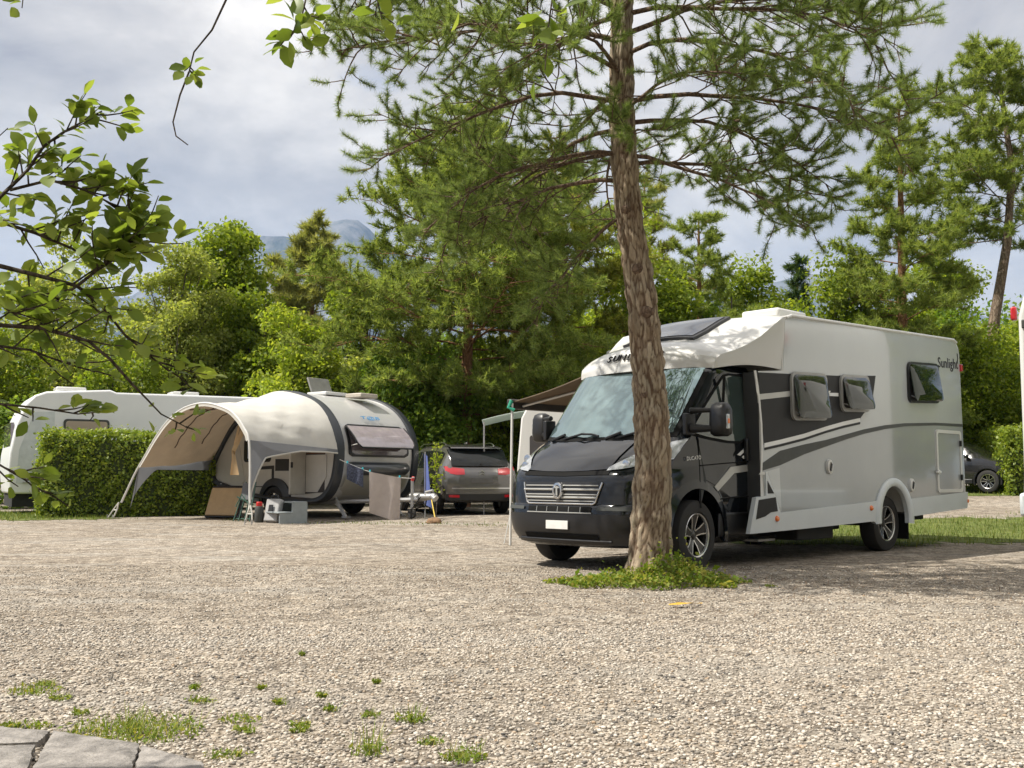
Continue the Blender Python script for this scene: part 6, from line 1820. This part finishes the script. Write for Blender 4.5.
tw2b = twig([(10, 190), (50, 180), (85, 190), (110, 203), (135, 212)], 2.95, 3.0, .005, .002); side_twigs(tw2b, 15, .14, LSZ, 7)
tw3 = twig([(-60, 258), (0, 266), (44, 277), (77, 286), (102, 306), (124, 334), (150, 356), (170, 372)], 2.85, 3.1, .009, .002, .52)
side_twigs(tw3[3:], 14, .14, LSZ, 7, .1)
tw3b = twig([(77, 286), (105, 264), (125, 245), (140, 238)], 2.95, 3.0, .005, .002); side_twigs(tw3b, 14, .13, LSZ * 1.1, 7)
tw4 = twig([(77, 286), (55, 302), (38, 325)], 2.95, 2.95, .004, .002)
side_twigs(tw4, 4, .12, LSZ * .8, 4)
tw5 = twig([(-50, 322), (42, 328), (88, 341), (110, 359), (133, 385), (142, 394), (161, 414), (188, 428)], 2.85, 3.15, .008, .0015, .48)
side_twigs(tw5[2:5], 9, .15, LSZ * .85, 5); leaves_on(tw5[7:], 3, LSZ * .7); side_twigs(tw5[8:], 3, .07, LSZ * .75, 4, .5)
tw6 = twig([(-60, 352), (-10, 345), (30, 350), (62, 362), (95, 372)], 2.8, 3.0, .006, .002, .46); side_twigs(tw6[1:], 9, .14, LSZ * .8, 5)
tw7 = twig([(-50, 400), (0, 404), (40, 408), (78, 414), (100, 412)], 2.8, 3.0, .005, .0015, .4); side_twigs(tw7[2:], 6, .08, LSZ * .85, 3); leaves_on(tw7[4:], 5, LSZ)
tw8 = twig([(-40, 455), (0, 465), (25, 480), (40, 492)], 2.8, 2.9, .005, .0015, .36); side_twigs(tw8[1:], 9, .10, LSZ * .75, 5)
tw9 = twig([(-40, 300), (0, 305), (20, 318)], 2.8, 2.85, .004, .002, .5); side_twigs(tw9[1:], 8, .14, LSZ, 6)
tw10 = twig([(-40, 135), (-5, 140), (8, 128)], 2.9, 2.9, .003, .0015, .66); leaves_on(tw10[2:], 2, LSZ)
# limb over the camera with hanging sprays
top = twig([(-120, -150), (60, -90), (225, -60), (420, -70), (600, -80)], 2.85, 2.8, .03, .012, .86)
h1 = twig([(232, -62), (226, 0), (212, 30), (194, 52), (189, 72)], 2.85, 2.8, .004, .002); leaves_on(h1[4:], 6, LSZ * .75); side_twigs(h1[3:], 3, .05, LSZ * .7, 3, .6)
h1b = twig([(189, 72), (180, 95), (173, 122), (176, 136), (188, 145)], 2.8, 2.8, .003, .0015)
h2 = twig([(300, -66), (310, -20), (300, 25), (288, 40)], 2.85, 2.8, .004, .0015); side_twigs(h2[1:], 6, .08, LSZ, 4); leaves_on(h2[2:], 6, LSZ * 1.1)
h3 = twig([(370, -70), (375, -10), (382, 20)], 2.8, 2.8, .003, .0015); side_twigs(h3, 6, .08, LSZ, 4)
h4 = twig([(556, -78), (552, 0), (548, 30), (545, 70)], 2.8, 2.8, .003, .0015); leaves_on(h4[1:3], 7, LSZ * 1.25, .2); leaves_on(h4[3:], 3, LSZ * .8); side_twigs(h4[1:], 3, .05, LSZ * 1.1, 3)
h5 = twig([(450, -74), (458, -20), (462, 8)], 2.8, 2.8, .003, .0015); leaves_on(h5[1:], 5, LSZ)
h6 = twig([(40, -95), (25, -20), (22, 8)], 2.85, 2.85, .003, .0015); leaves_on(h6[1:], 7, LSZ * .8)
# rest of the crown, above and left of the view
for k in range(14):
    az = R(rnd.uniform(185, 265)); p, _ = pick(trunkp, rnd.uniform(.5, 1)); q = limb_path(p, (math.cos(az), math.sin(az), rnd.uniform(.1, .8)), rnd.uniform(.8, 1.5), 5, 0, .15)
    mb.tube(q, [.02, .016, .012, .009, .006, .003], 5); side_twigs(q, 7, .35, LSZ * 1.1, 7, .3)
mb.build('trunk', bark_mat('dark_twig_bark', (.05, .04, .03), (.13, .105, .08), 14, .4), t, smooth=60, fix=False)
LPa, LDa, LSa = np.array([p[:] for p in LP]), np.array([p[:] for p in LD]), np.array(LS)
n = len(LPa)
nr = unit(rng.normal(size=(n, 3)) * .55 + UPV * .8); d = unit(LDa - nr * (LDa * nr).sum(1, keepdims=True)); s = np.cross(nr, d)
def lv(a, b_, c): return LPa + d * (a * LSa)[:, None] + s * (b_ * LSa)[:, None] + nr * (c * LSa)[:, None]
W = .29
prof_ = [(0, 0, 0), (.22, W * .62, .05), (.5, W, .06), (.78, W * .72, .0), (1.0, 0, -.09), (.78, -W * .72, .0), (.5, -W, .06), (.22, -W * .62, .05), (.22, 0, .02), (.5, 0, .015), (.78, 0, -.03)]
V = np.stack([lv(*q) for q in prof_], 1).reshape(-1, 3)
fq = [(0, 1, 8), (0, 8, 7), (1, 2, 9), (1, 9, 8), (7, 8, 9), (7, 9, 6), (2, 3, 10), (2, 10, 9), (6, 9, 10), (6, 10, 5), (3, 4, 10), (5, 10, 4)]
F = (np.array(fq)[None] + (np.arange(n) * 11)[:, None, None]).reshape(-1, 3)
np_mesh('leaves', V, F, LM['near'], t, smooth=True)

# ---- the wood continues to the right of and behind the camera
for x, y, h, key, lab in ((15.5, 15.0, 9, 'fresh', 'green tree standing right of the white camper'), (19, 9.0, 10, 'deep', 'dark green tree far right beside the yard'), (13, 3.5, 9, 'fresh', 'green tree right of the camera'), (21, 20, 10, 'deep', 'dark tree beyond the white camper at the right'),
                          (6.5, -7, 9, 'deep', 'dark green tree behind the camera on the right'), (-5, -9, 10, 'fresh', 'green tree behind the camera on the left')):
    broadleaf('broadleaf_tree', lab, (x, y), h, (2.9, 2.7, h * .5), 9000, .26, key, None, 40, .2, .1, .42, 'tree')
